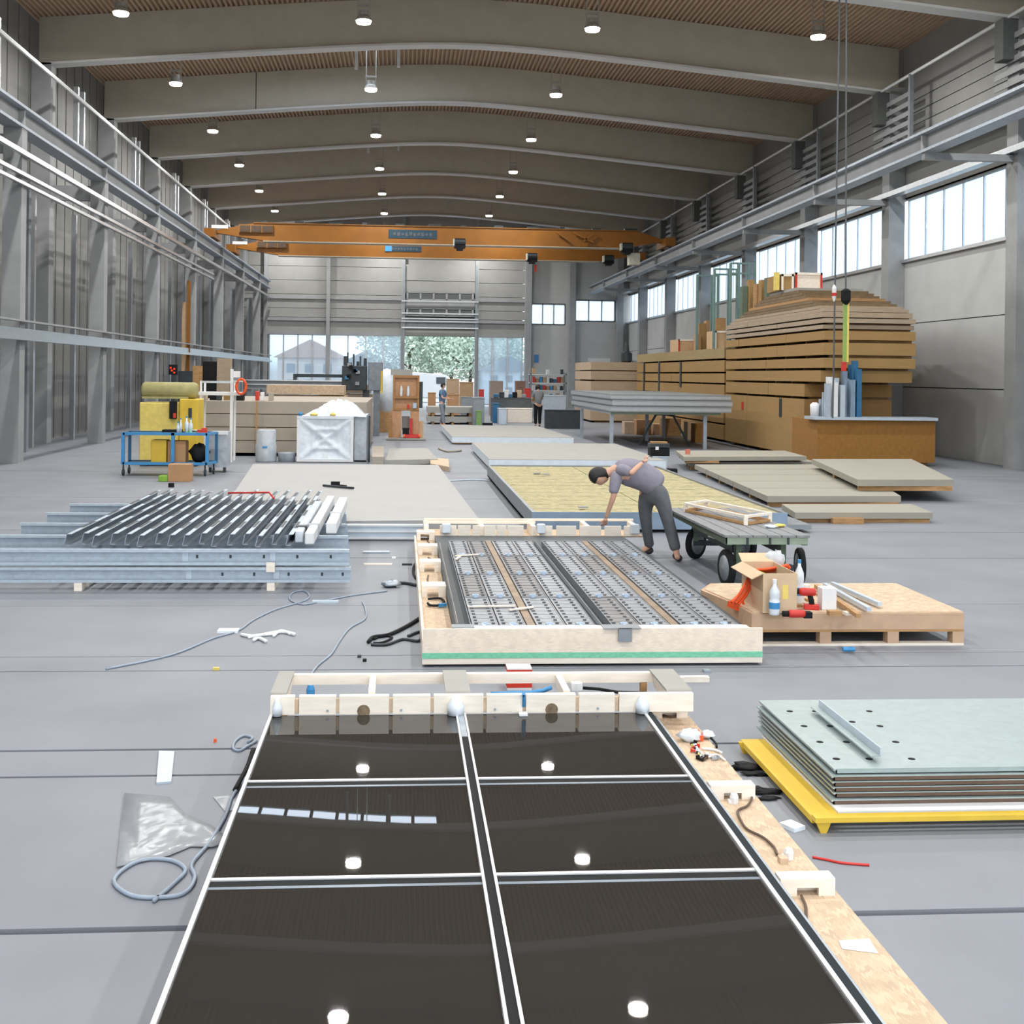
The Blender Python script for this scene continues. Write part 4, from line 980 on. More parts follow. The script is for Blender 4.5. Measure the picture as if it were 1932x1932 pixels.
# channels along the hall on top
top = .435
nch = 16
for i in range(nch):
    x = -3.55+i*.155; dy = .1*math.sin(i*2.3)
    t = thing('steel_channel', 'grey slotted steel channel on top of the bundle, %s from its right end' % ['last','fifteenth','fourteenth','thirteenth','twelfth','eleventh','tenth','ninth','eighth','seventh','sixth','fifth','fourth','third','second','first'][i], 'steel channel', (x, 15, top), 'slotted channels lying on the steel bundle')
    ya, yb = 12.65+dy, 17.3+dy*2
    n0 = 9
    # leaning web: a thin tall fin with a bottom and top lip
    obj('web', MB().add([(x,ya,top),(x+.007,ya,top),(x+.007,yb,top),(x,yb,top),(x+.03,ya,top+.125),(x+.037,ya,top+.125),(x+.037,yb,top+.125),(x+.03,yb,top+.125)],
        [(0,3,2,1),(4,5,6,7),(0,1,5,4),(1,2,6,5),(2,3,7,6),(3,0,4,7)]), MT['steelm'], t)
    obj('lip', MB().box(x+.03, x+.085, ya, yb, top+.118, top+.125), MT['galvl'], t)
    obj('lip', MB().box(x+.0, x+.06, ya, yb, top, top+.007), MT['steelm'], t)
    b = MB()
    for q in range(4): b.box(x+.042, x+.075, ya+.5+q*1.15, ya+1.05+q*1.15, top+.1251, top+.127)
    obj('slot', b, MT['steeld'], t)['kind'] = 'stuff'
for k, (pa, pb, w, y0_, y1_, mt, lab) in enumerate(((595,585,.09,12.9,15.9,'foilw','crumpled clear-wrapped profile left of the white ones'),(612,592,.10,12.75,16.6,'white','long white-wrapped profile lying on the steel bundle'),(645,626,.12,13.6,16.4,'white','shorter white-wrapped profile at the right end of the bundle'))):
    xx = (-1.1, -.975, -.79)[k]
    t = thing('wrapped_profile', lab, 'profile', (xx, 14.5, top))
    obj('wrap', MB().box(xx-w/2, xx+w/2, y0_, y1_, top, top+.13), MT[mt], t, bevel=.01)
    obj('end_clip', MB().box(xx-w/2-.01, xx+w/2+.01, y0_+.3*(k+1), y0_+.3*(k+1)+.12, top, top+.14), MT['alu' if k else 'steeld'], t)
o = tubeobj('red_rod', [P(430,930,z=.63), P(508,929,z=.63), P(516,940,z=.60)], .014, 'redp'); tag(o, 'thin red rod across the far ends of the channels', 'rod')
for k,(px,py,w,l,m,lab) in enumerate(((324,955,.4,.5,'galvl','grey folded sheet at the left end behind the channels'),(345,943,.05,.08,'steeld','small dark fitting on the floor left of the channels'))):
    q = P(px,py,z=.02); tag(obj('sheet_scrap', MB().box(q[0]-w/2,q[0]+w/2,q[1]-l/2,q[1]+l/2,0,.04), MT[m]), lab, 'scrap')
# ================================================================ FLOOR: hoses, straps, scraps
def floorline(name, pix, r, mat, lab, cat, group=None, z=None, sub=5):
    z = r if z is None else z
    o = tubeobj(name, pixpath(pix, z, sub), r, mat); return tag(o, lab, cat, group)
floorline('air_hose', [(200,1262),(322,1236),(400,1205),(449,1190),(478,1170),(520,1150),(575,1133),(583,1122),(570,1114),(550,1120),(548,1132),(570,1140),(600,1136),(660,1124),(730,1115)], .0085, 'hose', 'pale blue air hose with a loop crossing the floor below the steel bundle', 'hose')
floorline('air_hose', [(684,1136),(690,1150),(688,1168),(660,1185),(640,1210),(625,1234),(600,1255),(588,1272),(585,1294)], .0085, 'hose', 'pale blue air hose leading down to the blue coupling', 'hose')
floorline('air_hose', [(468,1400),(476,1392),(460,1388),(444,1398),(440,1412),(452,1416),(466,1408),(484,1398)], .009, 'hose', 'small loop of pale hose beside the dark module corner', 'hose')
floorline('air_hose', [(470,1460),(440,1500),(425,1540),(395,1590),(362,1630),(368,1655),(352,1682),(318,1692),(250,1690),(215,1660),(260,1625),(318,1622),(350,1640),(330,1665),(290,1700)], .010, 'hose', 'big coil of pale hose at the lower left beside the clear foil', 'hose')
floorline('black_hose', [(478,1415),(468,1445),(455,1470),(444,1490)], .016, 'black', 'short black hose under the left edge of the dark module', 'hose')
# clear foil on the floor
fo = PP([(235,1500),(320,1508),(350,1540),(400,1562),(436,1590),(400,1602),(360,1600),(318,1618),(220,1640)], 0)
c = sum(fo, Vector())/len(fo); rr = random.Random(9)
b = MB(); N = 14
b.v = [tuple(c+Vector((0,0,.02)))]
for ring in (.33,.66,1.0):
    for p in fo:
        q = c+(p-c)*ring; b.v.append((q[0], q[1], .006+.028*rr.random()*(1.2-ring)))
k9 = len(fo)
b.f = [(0, 1+i, 1+(i+1)%k9) for i in range(k9)]
for r_ in (0,1): b.f += [(1+r_*k9+i, 1+(r_+1)*k9+i, 1+(r_+1)*k9+(i+1)%k9, 1+r_*k9+(i+1)%k9) for i in range(k9)]
o = obj('clear_foil_sheet', b, MT['foilfl'], smooth=True); m_ = o.modifiers.new('thick','SOLIDIFY'); m_.thickness = .003; m_.offset = 1
tag(o, 'sheet of clear plastic film lying on the floor at the lower left', 'plastic film')
fo = PP([(402,1505),(430,1503),(452,1512),(446,1530),(424,1532)], 0); tag(obj('clear_foil_piece', MB().slab([Vector(p) for p in fo], .001, .006), MT['foilfl']), 'smaller piece of clear film above the big sheet', 'plastic film')
fo = PP([(300,1420),(329,1421),(323,1478),(295,1480)], 0); tag(obj('white_sheet', MB().slab(fo, .0, .012), MT['bracket']), 'narrow pale sheet lying on the floor at the left edge', 'sheet')
for k,(pix,r,m,lab) in enumerate((([(695,1211),(705,1202),(735,1197),(770,1180),(792,1166)],.017,'black','black strap reaching under the left side of the plated module'),
      ([(700,1216),(730,1216),(760,1206),(790,1209),(793,1192),(770,1200)],.013,'steeld','grey strap end looped beside the black strap'),
      ([(706,1206),(722,1199),(740,1203),(722,1212),(704,1213)],.010,'black','thin black loop at the end of the strap'),
      ([(787,1060),(781,1068),(780,1082),(786,1092)],.015,'black','black hose arc at the left rim of the plated module'),
      ([(748,1100),(765,1100),(785,1104)],.018,'steeld','dark hose end right of the crumpled grey foil'))):
    floorline('strap', pix, r, m, lab, 'strap')
q = P(738,1108,z=0); o = blob('crumpled_foil', (q[0],q[1],0), .075, 'galv', 5, (1.3,.9,.5), 9, .35); tag(o, 'crumpled grey foil on the floor left of the plated module', 'foil')
for k,(pix,r,lab) in enumerate((([(455,1197),(480,1200),(530,1192),(556,1197)],.016,'long white plastic strip on the floor'),([(478,1208),(488,1204),(502,1210)],.016,'short white plastic offcut under the long strip'),([(516,1200),(530,1190),(548,1196)],.014,'white plastic strip bent at the right end'),([(468,1203),(500,1198),(520,1197)],.012,'thin white strip beside the long one'))):
    floorline('plastic_strip', pix, r, 'white', lab, 'plastic strip')
def offcut(px, py, w, l, m, lab, name='offcut', cat='scrap', h=.02, ang=0):
    q = P(px, py, z=0); b = MB().box(q[0]-w/2, q[0]+w/2, q[1]-l/2, q[1]+l/2, 0, h); b.rot(ang, q); return tag(obj(name, b, MT[m]), lab, cat)
offcut(431,1192,.18,.12,'foilw','white plastic tag on the floor along the air hose','plastic_tag','tag',.02)
offcut(614,1137,.26,.07,'bracket','pale strip lying beside the hose loop')
offcut(713,1066,.34,.04,'pine','thin pale batten on the floor near the bundle end')
offcut(743,1054,.05,.08,'white','white scrap on the floor right of the bundle')
offcut(710,1043,.34,.10,'galv','flat grey strip on the floor right of the bundle')
offcut(768,1066,.12,.05,'steeld','dark scrap by the far left corner of the plated module')
offcut(408,1264,.05,.03,'yellowp','tiny yellow scrap on a floor joint')
offcut(678,1240,.03,.04,'steeld','tiny dark scrap on the floor above the head frame')
offcut(688,1248,.03,.03,'black','tiny black scrap on the floor above the head frame')
offcut(406,1400,.015,.02,'orange','tiny orange scrap on the floor left of the dark module')
offcut(1310,1286,.22,.05,'pine','white batten on the floor right of the head frame','batten','batten',.04)
offcut(1333,1268,.05,.06,'galv','crumpled grey scrap under the right corner of the plated module')
offcut(1495,1562,.08,.10,'foilw','clear scrap on the floor beside the ledge',ang=.5)
floorline('signal_wire', [(1533,1617),(1560,1622),(1590,1628),(1640,1632)], .006, 'redp', 'thin red cord on the floor at the right edge', 'cord')
for k,(px,py,s) in enumerate(((1410,1450,.11),(1425,1462,.07),(1435,1495,.09),(1447,1508,.06))):
    q = P(px,py,z=0); o = blob('black_rag', (q[0],q[1],0), s*.8, 'black', 20+k, (1.3,.7,.15), 8, .5); tag(o, ['dark rag on the floor between the ledge and the yellow frame, topmost','smaller dark rag touching the topmost one','dark rag beside the second notched block','small dark rag nearest the viewer by the second notched block'][k], 'rag', 'dark rags by the ledge')
q = P(1412,1427,z=0)
# ================================================================ HOLED PLATE STACK (right)
py0, py1 = 5.92, 7.2; pxl, pxr = 2.27, 4.6
t = thing('lifting_cradle', 'yellow steel frame carrying the stack of perforated plates', 'frame', (3.3, 6.5, 0))
obj('side_beam', MB().box(2.11, 2.26, 5.8, 7.05, .035, .075), MT['yellow'], t, bevel=.004)
obj('side_beam', MB().box(4.6, 4.75, 5.8, 7.05, .035, .075), MT['yellow'], t)
obj('front_lip', MB().box(2.11, 4.75, 5.74, 5.80, .06, .085), MT['yellow'], t)
obj('cross_beam', MB().box(2.26, 4.6, 5.9, 6.0, .03, .07).box(2.26, 4.6, 6.9, 7.0, .03, .07), MT['yellow'], t)
for x, y in ((2.16,5.76),(2.13,7.0),(4.7,5.76),(4.7,7.0)): obj('leg', MB().add([(x-.045,y,.07),(x+.045,y,.07),(x+.045,y+.02,.07),(x-.045,y+.02,.07),(x-.015,y,0),(x+.015,y,0),(x+.015,y+.02,0),(x-.015,y+.02,0)],[(0,1,2,3),(7,6,5,4),(0,4,5,1),(1,5,6,2),(2,6,7,3),(3,7,4,0)]), MT['yellow'], t)
obj('lower_sheet', MB().box(2.26, 4.6, 5.83, 7.1, .072, .084), MT['white'], t)
ordp = ['lowest','second','third','fourth','fifth','sixth','uppermost']
for i in range(6):
    z = .086+i*.031; sh = .006*((i*3)%4)
    t = thing('perforated_plate', '%s perforated steel plate of the stack in the yellow frame' % ordp[i if i < 5 else 6], 'plate', (3.4, 6.5, z), 'perforated plates stacked in the yellow frame')
    obj('sheet', MB().box(pxl+sh, pxr+sh, py0+sh, py1+sh, z+.018, z+.024), MT['galvp'], t)
    obj('folded_edge', MB().box(pxl+sh, pxl+sh+.006, py0+sh, py1+sh, z, z+.018).box(pxl+sh, pxr, py0+sh, py0+sh+.006, z, z+.018), MT['galvp' if i == 5 else 'brown'], t)
    obj('bottom_lip', MB().box(pxl+sh-.012, pxl+sh, py0+sh, py1+sh, z+.014, z+.024), MT['galvp'], t)
    if i == 5:
        for (px, py) in ((1490,1342),(1538,1342),(1517,1370),(1566,1370),(1547,1400),(1597,1400),(1578,1432),(1608,1362),(1640,1342),(1660,1370),(1690,1400),(1640,1432),(1720,1432)):
            q = P(px, py, z=z+.024); obj('punched_hole', MB().lathe([(.02,0),(.02,.002)], (q[0],q[1],z+.023), 12), MT['black'], t)
q0, q1 = P(1538,1330,z=.31), P(1625,1400,z=.31)
t = thing('steel_angle', 'pale steel angle lying across the perforated plates', 'steel angle', tuple((q0+q1)/2))
d = (q1-q0).normalized(); nrm = Vector((-d[1], d[0], 0))
b = MB().bar(q0-Vector((0,0,.013)), q1+d*.2-Vector((0,0,.013)), .055, .006); obj('base_leg', b, MT['galvp'], t)
b = MB().bar(q0+nrm*.025+Vector((0,0,.01)), q1+d*.2+nrm*.025+Vector((0,0,.01)), .006, .045); obj('upright_leg', b, MT['bracket'], t)
# ================================================================ PLATFORM CART
t = thing('platform_cart', 'flatbed cart with grey deck, green frame and four rubber wheels', 'cart', (3.95, 13.5, 0))
dk = [P(1396,1020,z=.60), P(1553,1018,z=.60), P(1345,973,z=.60), P(1271,974,z=.60)]
D0 = Vector((3.50,12.35,0)); D1 = Vector((4.45,12.35,0)); D2 = Vector((4.42,14.95,0)); D3 = Vector((3.45,14.95,0))
n = 6
for i in range(n):
    a = D0+(D1-D0)*(i/n); c = D0+(D1-D0)*((i+1)/n-.012); e_ = D3+(D2-D3)*((i+1)/n-.012); f_ = D3+(D2-D3)*(i/n)
    obj('deck_board', MB().slab([a,c,e_,f_], .575, .60), MT['deckw'], t)
obj('frame_rail', MB().box(3.53,3.59,12.37,14.9,.49,.573), MT['green'], t); obj('frame_rail', MB().box(4.36,4.42,12.37,14.9,.49,.573), MT['green'], t)
obj('frame_rail', MB().box(3.53,4.42,12.36,12.42,.50,.574), MT['greenl'], t); obj('frame_rail', MB().box(3.53,4.42,14.85,14.9,.50,.574), MT['green'], t)
for x in (3.75,4.0,4.2): obj('rib', MB().box(x-.01,x+.01,12.345,12.36,.50,.575), MT['steeld'], t)
obj('axle_beam', MB().box(3.62,4.34,12.58,12.66,.18,.24), MT['steeld'], t); obj('axle_beam', MB().box(3.62,4.34,14.45,14.53,.18,.24), MT['steeld'], t)
for x in (3.72,4.22): 
    obj('axle_support', MB().box(x-.03,x+.03,12.57,12.67,.24,.5), MT['green'], t); obj('axle_support', MB().box(x-.03,x+.03,14.44,14.54,.24,.5), MT['green'], t)
obj('undercarriage', MB().box(3.68,3.75,12.7,14.4,.36,.5).box(4.2,4.27,12.7,14.4,.36,.5), MT['steeld'], t)
def wheel(x, y, ang, r=.205):
    b = MB(); b.lathe([(r-.06,-.03),(r-.015,-.035),(r,-.02),(r,.02),(r-.015,.035),(r-.06,.03)], (x,y,r), 24, axis='x'); b.rot(ang,(x,y))
    o = obj('wheel', b, MT['black'], t, smooth=True)
    b = MB(); b.lathe([(.03,-.055),(.04,-.04),(r-.065,-.034),(r-.06,.034),(.04,.04),(.03,.055)], (x,y,r), 16, axis='x'); b.rot(ang,(x,y))
    obj('rim', b, MT['steel'], o, smooth=True)
wheel(3.60,12.62,.1); wheel(4.47,12.75,-.15); wheel(3.75,14.55,-.85,.2); wheel(4.40,14.5,.2,.2)
obj('number_plate', MB().bar(P(1336,1008,z=.47),P(1349,1012,z=.47),.005,.06), MT['white'], t)
# timber frame on the cart
fr = [P(1363,958,z=.62), P(1405,946,z=.62), P(1477,973,z=.62), P(1438,990,z=.62)]
t = thing('open_crate', 'rectangular pale timber frame standing on the cart deck', 'frame', tuple(sum(fr,Vector())/4-Vector((0,0,.02))))
fz = [Vector((3.95,13.0,0)), Vector((4.36,13.15,0)), Vector((4.30,14.3,0)), Vector((3.72,14.15,0))]
fz = [Vector((3.60+.0,14.5,0)), Vector((3.95,14.85,0)), Vector((4.36,13.5,0)), Vector((3.98,13.2,0))]
for i in range(4):
    a, c = fz[i], fz[(i+1)%4]
    obj('top_rail', MB().bar((a[0],a[1],.70),(c[0],c[1],.70),.04,.03), MT['pine'], t)
    obj('bottom_rail', MB().bar((a[0],a[1],.62),(c[0],c[1],.62),.04,.03), MT['wood'], t)
    obj('corner_post', MB().box(a[0]-.022,a[0]+.022,a[1]-.022,a[1]+.022,.602,.72), MT['pine'], t)
obj('cross_rail', MB().bar(((fz[0][0]+fz[1][0])/2,(fz[0][1]+fz[1][1])/2,.66),((fz[2][0]+fz[3][0])/2,(fz[2][1]+fz[3][1])/2,.66),.04,.03), MT['wood'], t)
for k,(x,y,m,lab) in enumerate(((4.33,13.05,'yellowp','yellow cloth on the cart deck near the timber frame'),(4.2,12.95,'foilw','clear bag on the cart deck in front of the timber frame'))):
    o = blob('cloth', (x,y,.602), .06, m, 31+k, (1.3,1,.3), 8, .3); tag(o, lab, 'cloth')
# ================================================================ TOOL PALLET
t = thing('tool_pallet', 'wooden pallet carrying a board, cardboard box and tools at the right', 'pallet', (3.9, 10.4, 0))
p0, p1, q0_, q1_ = 3.02, 4.9, 9.80, 11.3
for i, y in enumerate((q0_, 10.3, 10.85, q1_-.1)): obj('deck_slat', MB().box(p0, p1, y, y+.1, .12, .14), MT['wood'], t)
for x in (p0, 3.62, 4.22, 4.8): 
    obj('block', MB().box(x, x+.1, q0_, q0_+.1, .02, .12), MT['pallet'], t); obj('block', MB().box(x, x+.1, 10.5, 10.6, .02, .12), MT['wood'], t); obj('block', MB().box(x, x+.1, q1_-.1, q1_, .02, .12), MT['wood'], t)
for y in (q0_, 10.5, q1_-.1): obj('skid', MB().box(p0, p1, y, y+.1, 0, .02), MT['pine'], t)
tb = thing('chipboard_slab', 'thick brown board stack on the tool pallet', 'board', (3.9,10.4,.14))
obj('slab', MB().slab([(p0+.0,q0_),(p1,q0_),(p1,11.25),(3.05,11.25),(2.86,10.9),(2.98,10.3)], .141, .28), MT['pallet'], tb)
obj('top_sheet', MB().slab([(p0+.02,q0_+.02),(p1,q0_+.02),(p1,11.2),(3.1,11.2),(2.9,10.9),(3.0,10.3)], .28, .29), MT['osbd'], tb)
tz = .291
# cardboard box
def boxthing(name, lab, cat, x0, x1, y0, y1, z0, z1, m, open_top=False, group=None):
    t = thing(name, lab, cat, ((x0+x1)/2,(y0+y1)/2,z0), group); w = .008
    if not open_top: obj('body', MB().box(x0,x1,y0,y1,z0,z1), MT[m], t, bevel=.004)
    else:
        obj('body', MB().box(x0,x1,y0,y0+w,z0,z1).box(x0,x1,y1-w,y1,z0,z1).box(x0,x0+w,y0+w,y1-w,z0,z1).box(x1-w,x1,y0+w,y1-w,z0,z1).box(x0+w,x1-w,y0+w,y1-w,z0,z0+w), MT[m], t)
        obj('flap', MB().bar(((x0+x1)/2,y1,z1),((x0+x1)/2,y1+.12,z1+.06),x1-x0,w), MT[m], t)
        obj('flap', MB().bar((x0,(y0+y1)/2,z1),(x0-.1,(y0+y1)/2,z1-.05),y1-y0,w), MT[m], t)
    return t
cx0, cx1 = P(1466,1155,z=tz)[0]-.02, P(1500,1155,z=tz)[0]
cy = P(1480,1157,z=tz)[1]
t = boxthing('cardboard_box', 'open cardboard box full of tools standing on the tool pallet', 'box', cx0-.12, cx1, cy, cy+.62, tz, tz+.34, 'boxc', True)
obj('contents', MB().box(cx0-.1,cx1-.02,cy+.02,cy+.6,tz+.01,tz+.2), MT['steeld'], t); obj('label', MB().box(cx0+.05,cx0+.1,cy-.002,cy,tz+.12,tz+.24), MT['yellowp'], t)
def bottle(lab, x, y, z, r, h, body, cap, grp='bottles on the tool pallet'):
    o = thing('plastic_bottle', lab, 'bottle', (x,y,z), grp)
    obj('body', MB().lathe([(r*.9,0),(r,.01),(r,h*.45),(r*.86,h*.5),(r,h*.56),(r*.95,h*.75),(r*.35,h*.93),(r*.33,h)], (x,y,z), 14), MT[body], o, smooth=True)
    obj('cap', MB().lathe([(r*.4,0),(r*.4,.03)], (x,y,z+h), 10), MT[cap], o); obj('label', MB().lathe([(r*1.02,0),(r*1.02,h*.2)], (x,y,z+h*.2), 14), MT['bluep'], o)
    return o
q = P(1458,1158,z=tz); bottle('clear water bottle with blue label before the cardboard box, left', q[0], q[1]-.04, tz, .045, .27, 'foilw', 'white')
q = P(1509,1140,z=tz); bottle('clear water bottle standing right of the cardboard box', q[0]+.01, q[1]+.05, tz, .042, .36, 'foilw', 'bluep')
def drill(lab, x, y, z, ang, col='redp'):
    o = thing('cordless_drill', lab, 'drill', (x,y,z), 'cordless drills on the tool pallet'); ca, sa = math.cos(ang), math.sin(ang)
    def tr(b): return b.rot(ang, (x,y))
    obj('motor_body', tr(MB().lathe([(.025,-.07),(.034,-.06),(.036,.05),(.025,.07)], (x,y,z+.15), 12, axis='x')), MT[col], o, smooth=True)
    obj('chuck', tr(MB().lathe([(.024,.07),(.02,.115),(.006,.125),(.005,.17)], (x,y,z+.15), 12, axis='x')), MT['black'], o, smooth=True)
    obj('grip', tr(MB().bar((x-.02,y,z+.13),(x-.04,y,z+.045),.035,.045)), MT['black'], o, bevel=.005)
    obj('battery', tr(MB().box(x-.1,x+.03,y-.035,y+.035,z,z+.045)), MT[col], o, bevel=.005)
    return o
q = P(1535,1150,z=tz); drill('red and black cordless drill standing upright on the tool pallet', q[0]-.05, q[1]+.02, tz, 2.9)
q = P(1505,1166,z=tz); o = thing('cordless_drill', 'red and black cordless drill lying flat at the pallet front', 'drill', (q[0],q[1],tz), 'cordless drills on the tool pallet')
obj('motor_body', MB().lathe([(.028,-.07),(.034,-.05),(.034,.05),(.025,.07)], (q[0]-.01,q[1],tz+.036), 12, axis='x'), MT['redp'], o, smooth=True)
obj('chuck', MB().lathe([(.024,-.12),(.026,-.07)], (q[0]-.01,q[1],tz+.036), 12, axis='x'), MT['black'], o, smooth=True)
obj('grip', MB().bar((q[0]+.03,q[1],tz+.03),(q[0]+.06,q[1]+.09,tz+.03),.04,.05), MT['black'], o); obj('battery', MB().box(q[0]+.05,q[0]+.12,q[1]-.02,q[1]+.05,tz,tz+.05), MT['black'], o)
q = P(1562,1150,z=tz); boxthing('white_carton', 'white carton standing behind the drills on the tool pallet', 'carton', q[0]-.06, q[0]+.07, q[1]-.02, q[1]+.1, tz, tz+.19, 'white')
q = P(1522,1128,z=tz); tag(obj('paper_cup', MB().lathe([(.03,0),(.042,.1),(.042,.102)], (q[0]+.03,q[1]+.12,tz), 12), MT['white'], smooth=True), 'white paper cup behind the upright drill', 'cup')
q = P(1575,1162,z=tz); item('timber_offcut', 'small wooden offcut at the pallet front right of the flat drill', 'offcut', MB().box(q[0]-.05,q[0]+.06,q[1]-.01,q[1]+.06,tz,tz+.04), 'wood')
q = P(1600,1160,z=tz); item('timber_offcut', 'pale wooden offcut at the far right of the pallet front', 'offcut', MB().box(q[0]-.03,q[0]+.08,q[1]-.03,q[1]+.05,tz,tz+.025), 'pine')
for k,(a,c) in enumerate((((1540,1106),(1620,1162)),((1556,1103),(1640,1150)),((1570,1101),(1660,1140)))):
    a_, c_ = P(a[0],a[1],z=.33), P(c[0],c[1],z=.33); tag(obj('metal_rail', MB().bar(a_,c_,.04,.035), MT['bracket' if k else 'wood']), ['brown slat lying behind the white carton','pale rail lying right of the brown slat','pale rail farthest right behind the white carton'][k], 'slat')
    tag(obj('slat_support', MB().box(c_[0]-.35,c_[0]-.28,c_[1]+.55,c_[1]+.62,.291,.312), MT['wood']), 'small packing block under the %s slat at the far right of the tool pallet' % ['brown','first pale','outer pale'][k], 'block', 'packing blocks under slats')
# orange strap with hooks hanging over the box
sp = [(1487,1066,.60),(1470,1070,.62),(1445,1074,.62),(1420,1078,.63),(1408,1098,.50),(1396,1120,.36),(1380,1136,.30)]
o = thing('orange_strap', 'bright orange ratchet strap trailing from the cardboard box to the pallet edge', 'strap', tuple(P(1385,1136,z=.3)))
for k,(dx,dz) in enumerate(((0,0),(8,0),(14,-.01))):
    pts = [P(x+dx*(.3+.1*i), y+k*2, Y=10.3+.02*k-(.05*i if i > 3 else 0)) for i,(x,y,_) in enumerate(sp)]
    obj('webbing', MB().tube(smoothpath(pts,4), .014, 6), MT['orange'], o, smooth=True)
q = P(1395,1146,Y=10.2); obj('ratchet', MB().bar(P(1375,1138,Y=10.2),P(1402,1150,Y=10.1),.05,.05), MT['orange'], o); obj('strap_tail', MB().tube([P(1400,1130,Y=10.15),P(1406,1150,Y=10.15),P(1400,1158,Y=10.15)],.012,6), MT['orange'], o)
q = P(1455,1078,z=.66); o = thing('green_packet', 'green packet on top of the cardboard box tools', 'packet', tuple(q)); obj('body', MB().bar(P(1430,1080,Y=10.25),P(1456,1090,Y=10.2),.04,.03), MT['lime'], o)
for k in range(3):
    a_ = P(1424+6*k,1088,Y=10.2); c_ = P(1434+4*k,1148,Y=10.2)
    tag(obj('tool_bar', MB().bar(a_,c_,.04,.03), MT[['steeld','black','mdfd'][k]]), ['dark steel bar leaning on the left of the cardboard box','black tool leaning beside the dark steel bar','brown tool leaning at the corner of the cardboard box'][k], 'tool')
o = blob('clear_bag', tuple(P(1462,1072,Y=10.45)), .09, 'foil', 44, (1,.8,.9), 10, .2); tag(o, 'clear plastic bag bulging out of the cardboard box', 'bag')
item('pipe_scrap', 'small blue and red fitting under the pallet at right', 'fitting', MB().lathe([(.02,0),(.02,.1)], tuple(P(1590,1225,z=.03)), 8, axis='x'), 'bluep')
# ================================================================ OVERHEAD CRANE
cr = thing('bridge_crane', 'amber yellow double-girder bridge crane spanning the hall', 'crane', (2, 63, 0))
ZG0, ZG1, XA_, XB_ = 8.98, 9.86, -9.7, 13.75
def girder(Y, w):
    b = MB(); pr = [(XA_+.3, ZG0+.35), (-7.0, ZG0), (11.3, ZG0), (XB_-.3, ZG0+.35), (XB_-.3, ZG0+.5), (12.2, ZG1), (-7.6, ZG1), (XA_+.3, ZG0+.5)]
    b.ext([(x, z) for x, z in pr], Y, Y+w, 'y'); obj('girder', b, MT['crane'], cr)
    obj('lower_flange', MB().box(-7.1, 11.4, Y-.08, Y+w+.08, ZG0-.05, ZG0), MT['cranel'], cr)
    obj('upper_flange', MB().box(-7.6, 12.2, Y-.06, Y+w+.06, ZG1, ZG1+.04), MT['craned'], cr)
    for k in range(12): 
        x = -7.2+k*1.7; obj('top_fitting', MB().box(x, x+.25+.2*(k%3), Y-.02, Y+.2, ZG1+.04, ZG1+.12+.03*(k%2)), MT['steeld'], cr)
    obj('motor_cabinet', MB().box(-8.3, -6.6, Y-.12, Y, ZG0+.38, ZG1-.08), MT['craned'], cr)
    for k in range(3): obj('cabinet_door', MB().box(-8.25+.56*k, -7.75+.56*k, Y-.15, Y-.12, ZG0+.42, ZG1-.14), MT['cabd'], cr)
girder(60, .5); girder(67.2, .5)
def sign(pa, pb, ya, yb_, Y, light=False):
    x0, x1 = PX(pa,Y,440), PX(pb,Y,440); z1, z0 = PZ(pa,ya,Y), PZ(pa,yb_,Y)
    s = obj('name_sign', MB().box(x0,x1,Y-.03,Y,z0,z1), MT['signb'], cr)
    w = (x1-x0)/12; b = MB()
    for k in range(1,11): b.box(x0+w*k+.03, x0+w*(k+1)-.03, Y-.04, Y-.03, z0+(z1-z0)*(.25+.08*(k%2)), z0+(z1-z0)*(.62+.1*((k*7)%3)/2))
    o = obj('worn_lettering', b, MT['steelb'], s); o['kind'] = 'stuff'
    if light: obj('emblem', MB().box(x0,x0+w*2.2,Y-.045,Y-.04,z0,z1), MT['bluep'], s)
sign(733,824,433,449,60); sign(727,795,464,474,67.2,True)
for Y in (59.6, 66.9):
    for x in (XA_-.05, XB_-.15):
        obj('end_carriage', MB().box(x-.15, x+.35, Y-.6, Y+1.6, 9.02, 9.45), MT['crane'], cr)
        for dy in (-.35, 1.3): obj('carriage_wheel', MB().lathe([(.14,-.06),(.16,0),(.14,.06)], (x+.1, Y+dy, 8.99), 14, axis='x'), MT['steeld'], cr)
# rails on the side arms (trolley drive cables)
for px, Y, yy in ((867,59.6,462),(1003,66.8,488),(1147,66.7,492),(1181,59.6,470)):
    x = PX(px,Y,yy); z = PZ(px,yy,Y)
    h = obj('hoist', MB().box(x-.28,x+.28,Y-.45,Y-.05,z-.2,z+.28).box(x-.16,x+.16,Y-.5,Y+.1,z-.3,z-.2), MT['black'], cr)
    obj('hoist_drum', MB().lathe([(.1,-.3),(.2,-.28),(.2,.28),(.1,.3)], (x,Y-.3,z+.1), 14, axis='x'), MT['steeld'], cr)
    obj('hoist_plate', MB().box(x-.34,x-.28,Y-.5,Y,z-.1,z+.25), MT['cream'], cr)
x = PX(1190,59.5,475); obj('service_box', MB().box(x-.1,x+.45,59.3,59.9,PZ(1190,500,59.5),PZ(1190,478,59.5)), MT['cream'], cr)
x = PX(1010,66.5,507); obj('hook', MB().box(x-.06,x+.06,66.4,66.5,PZ(1010,513,66.5),PZ(1010,500,66.5)), MT['redp'], cr)
for a, c in (((1050,438),(1075,455)),((1120,440),(1100,456)),((1080,438),(1120,458))):
    obj('strut', MB().bar(P(a[0],a[1],Y=59.8),P(c[0],c[1],Y=59.8),.08), MT['craned'], cr)
for Y in (59.6,66.9): obj('white_box', MB().box(XA_+.1,XA_+.9,Y-.2,Y,9.5,9.66), MT['white'], cr)
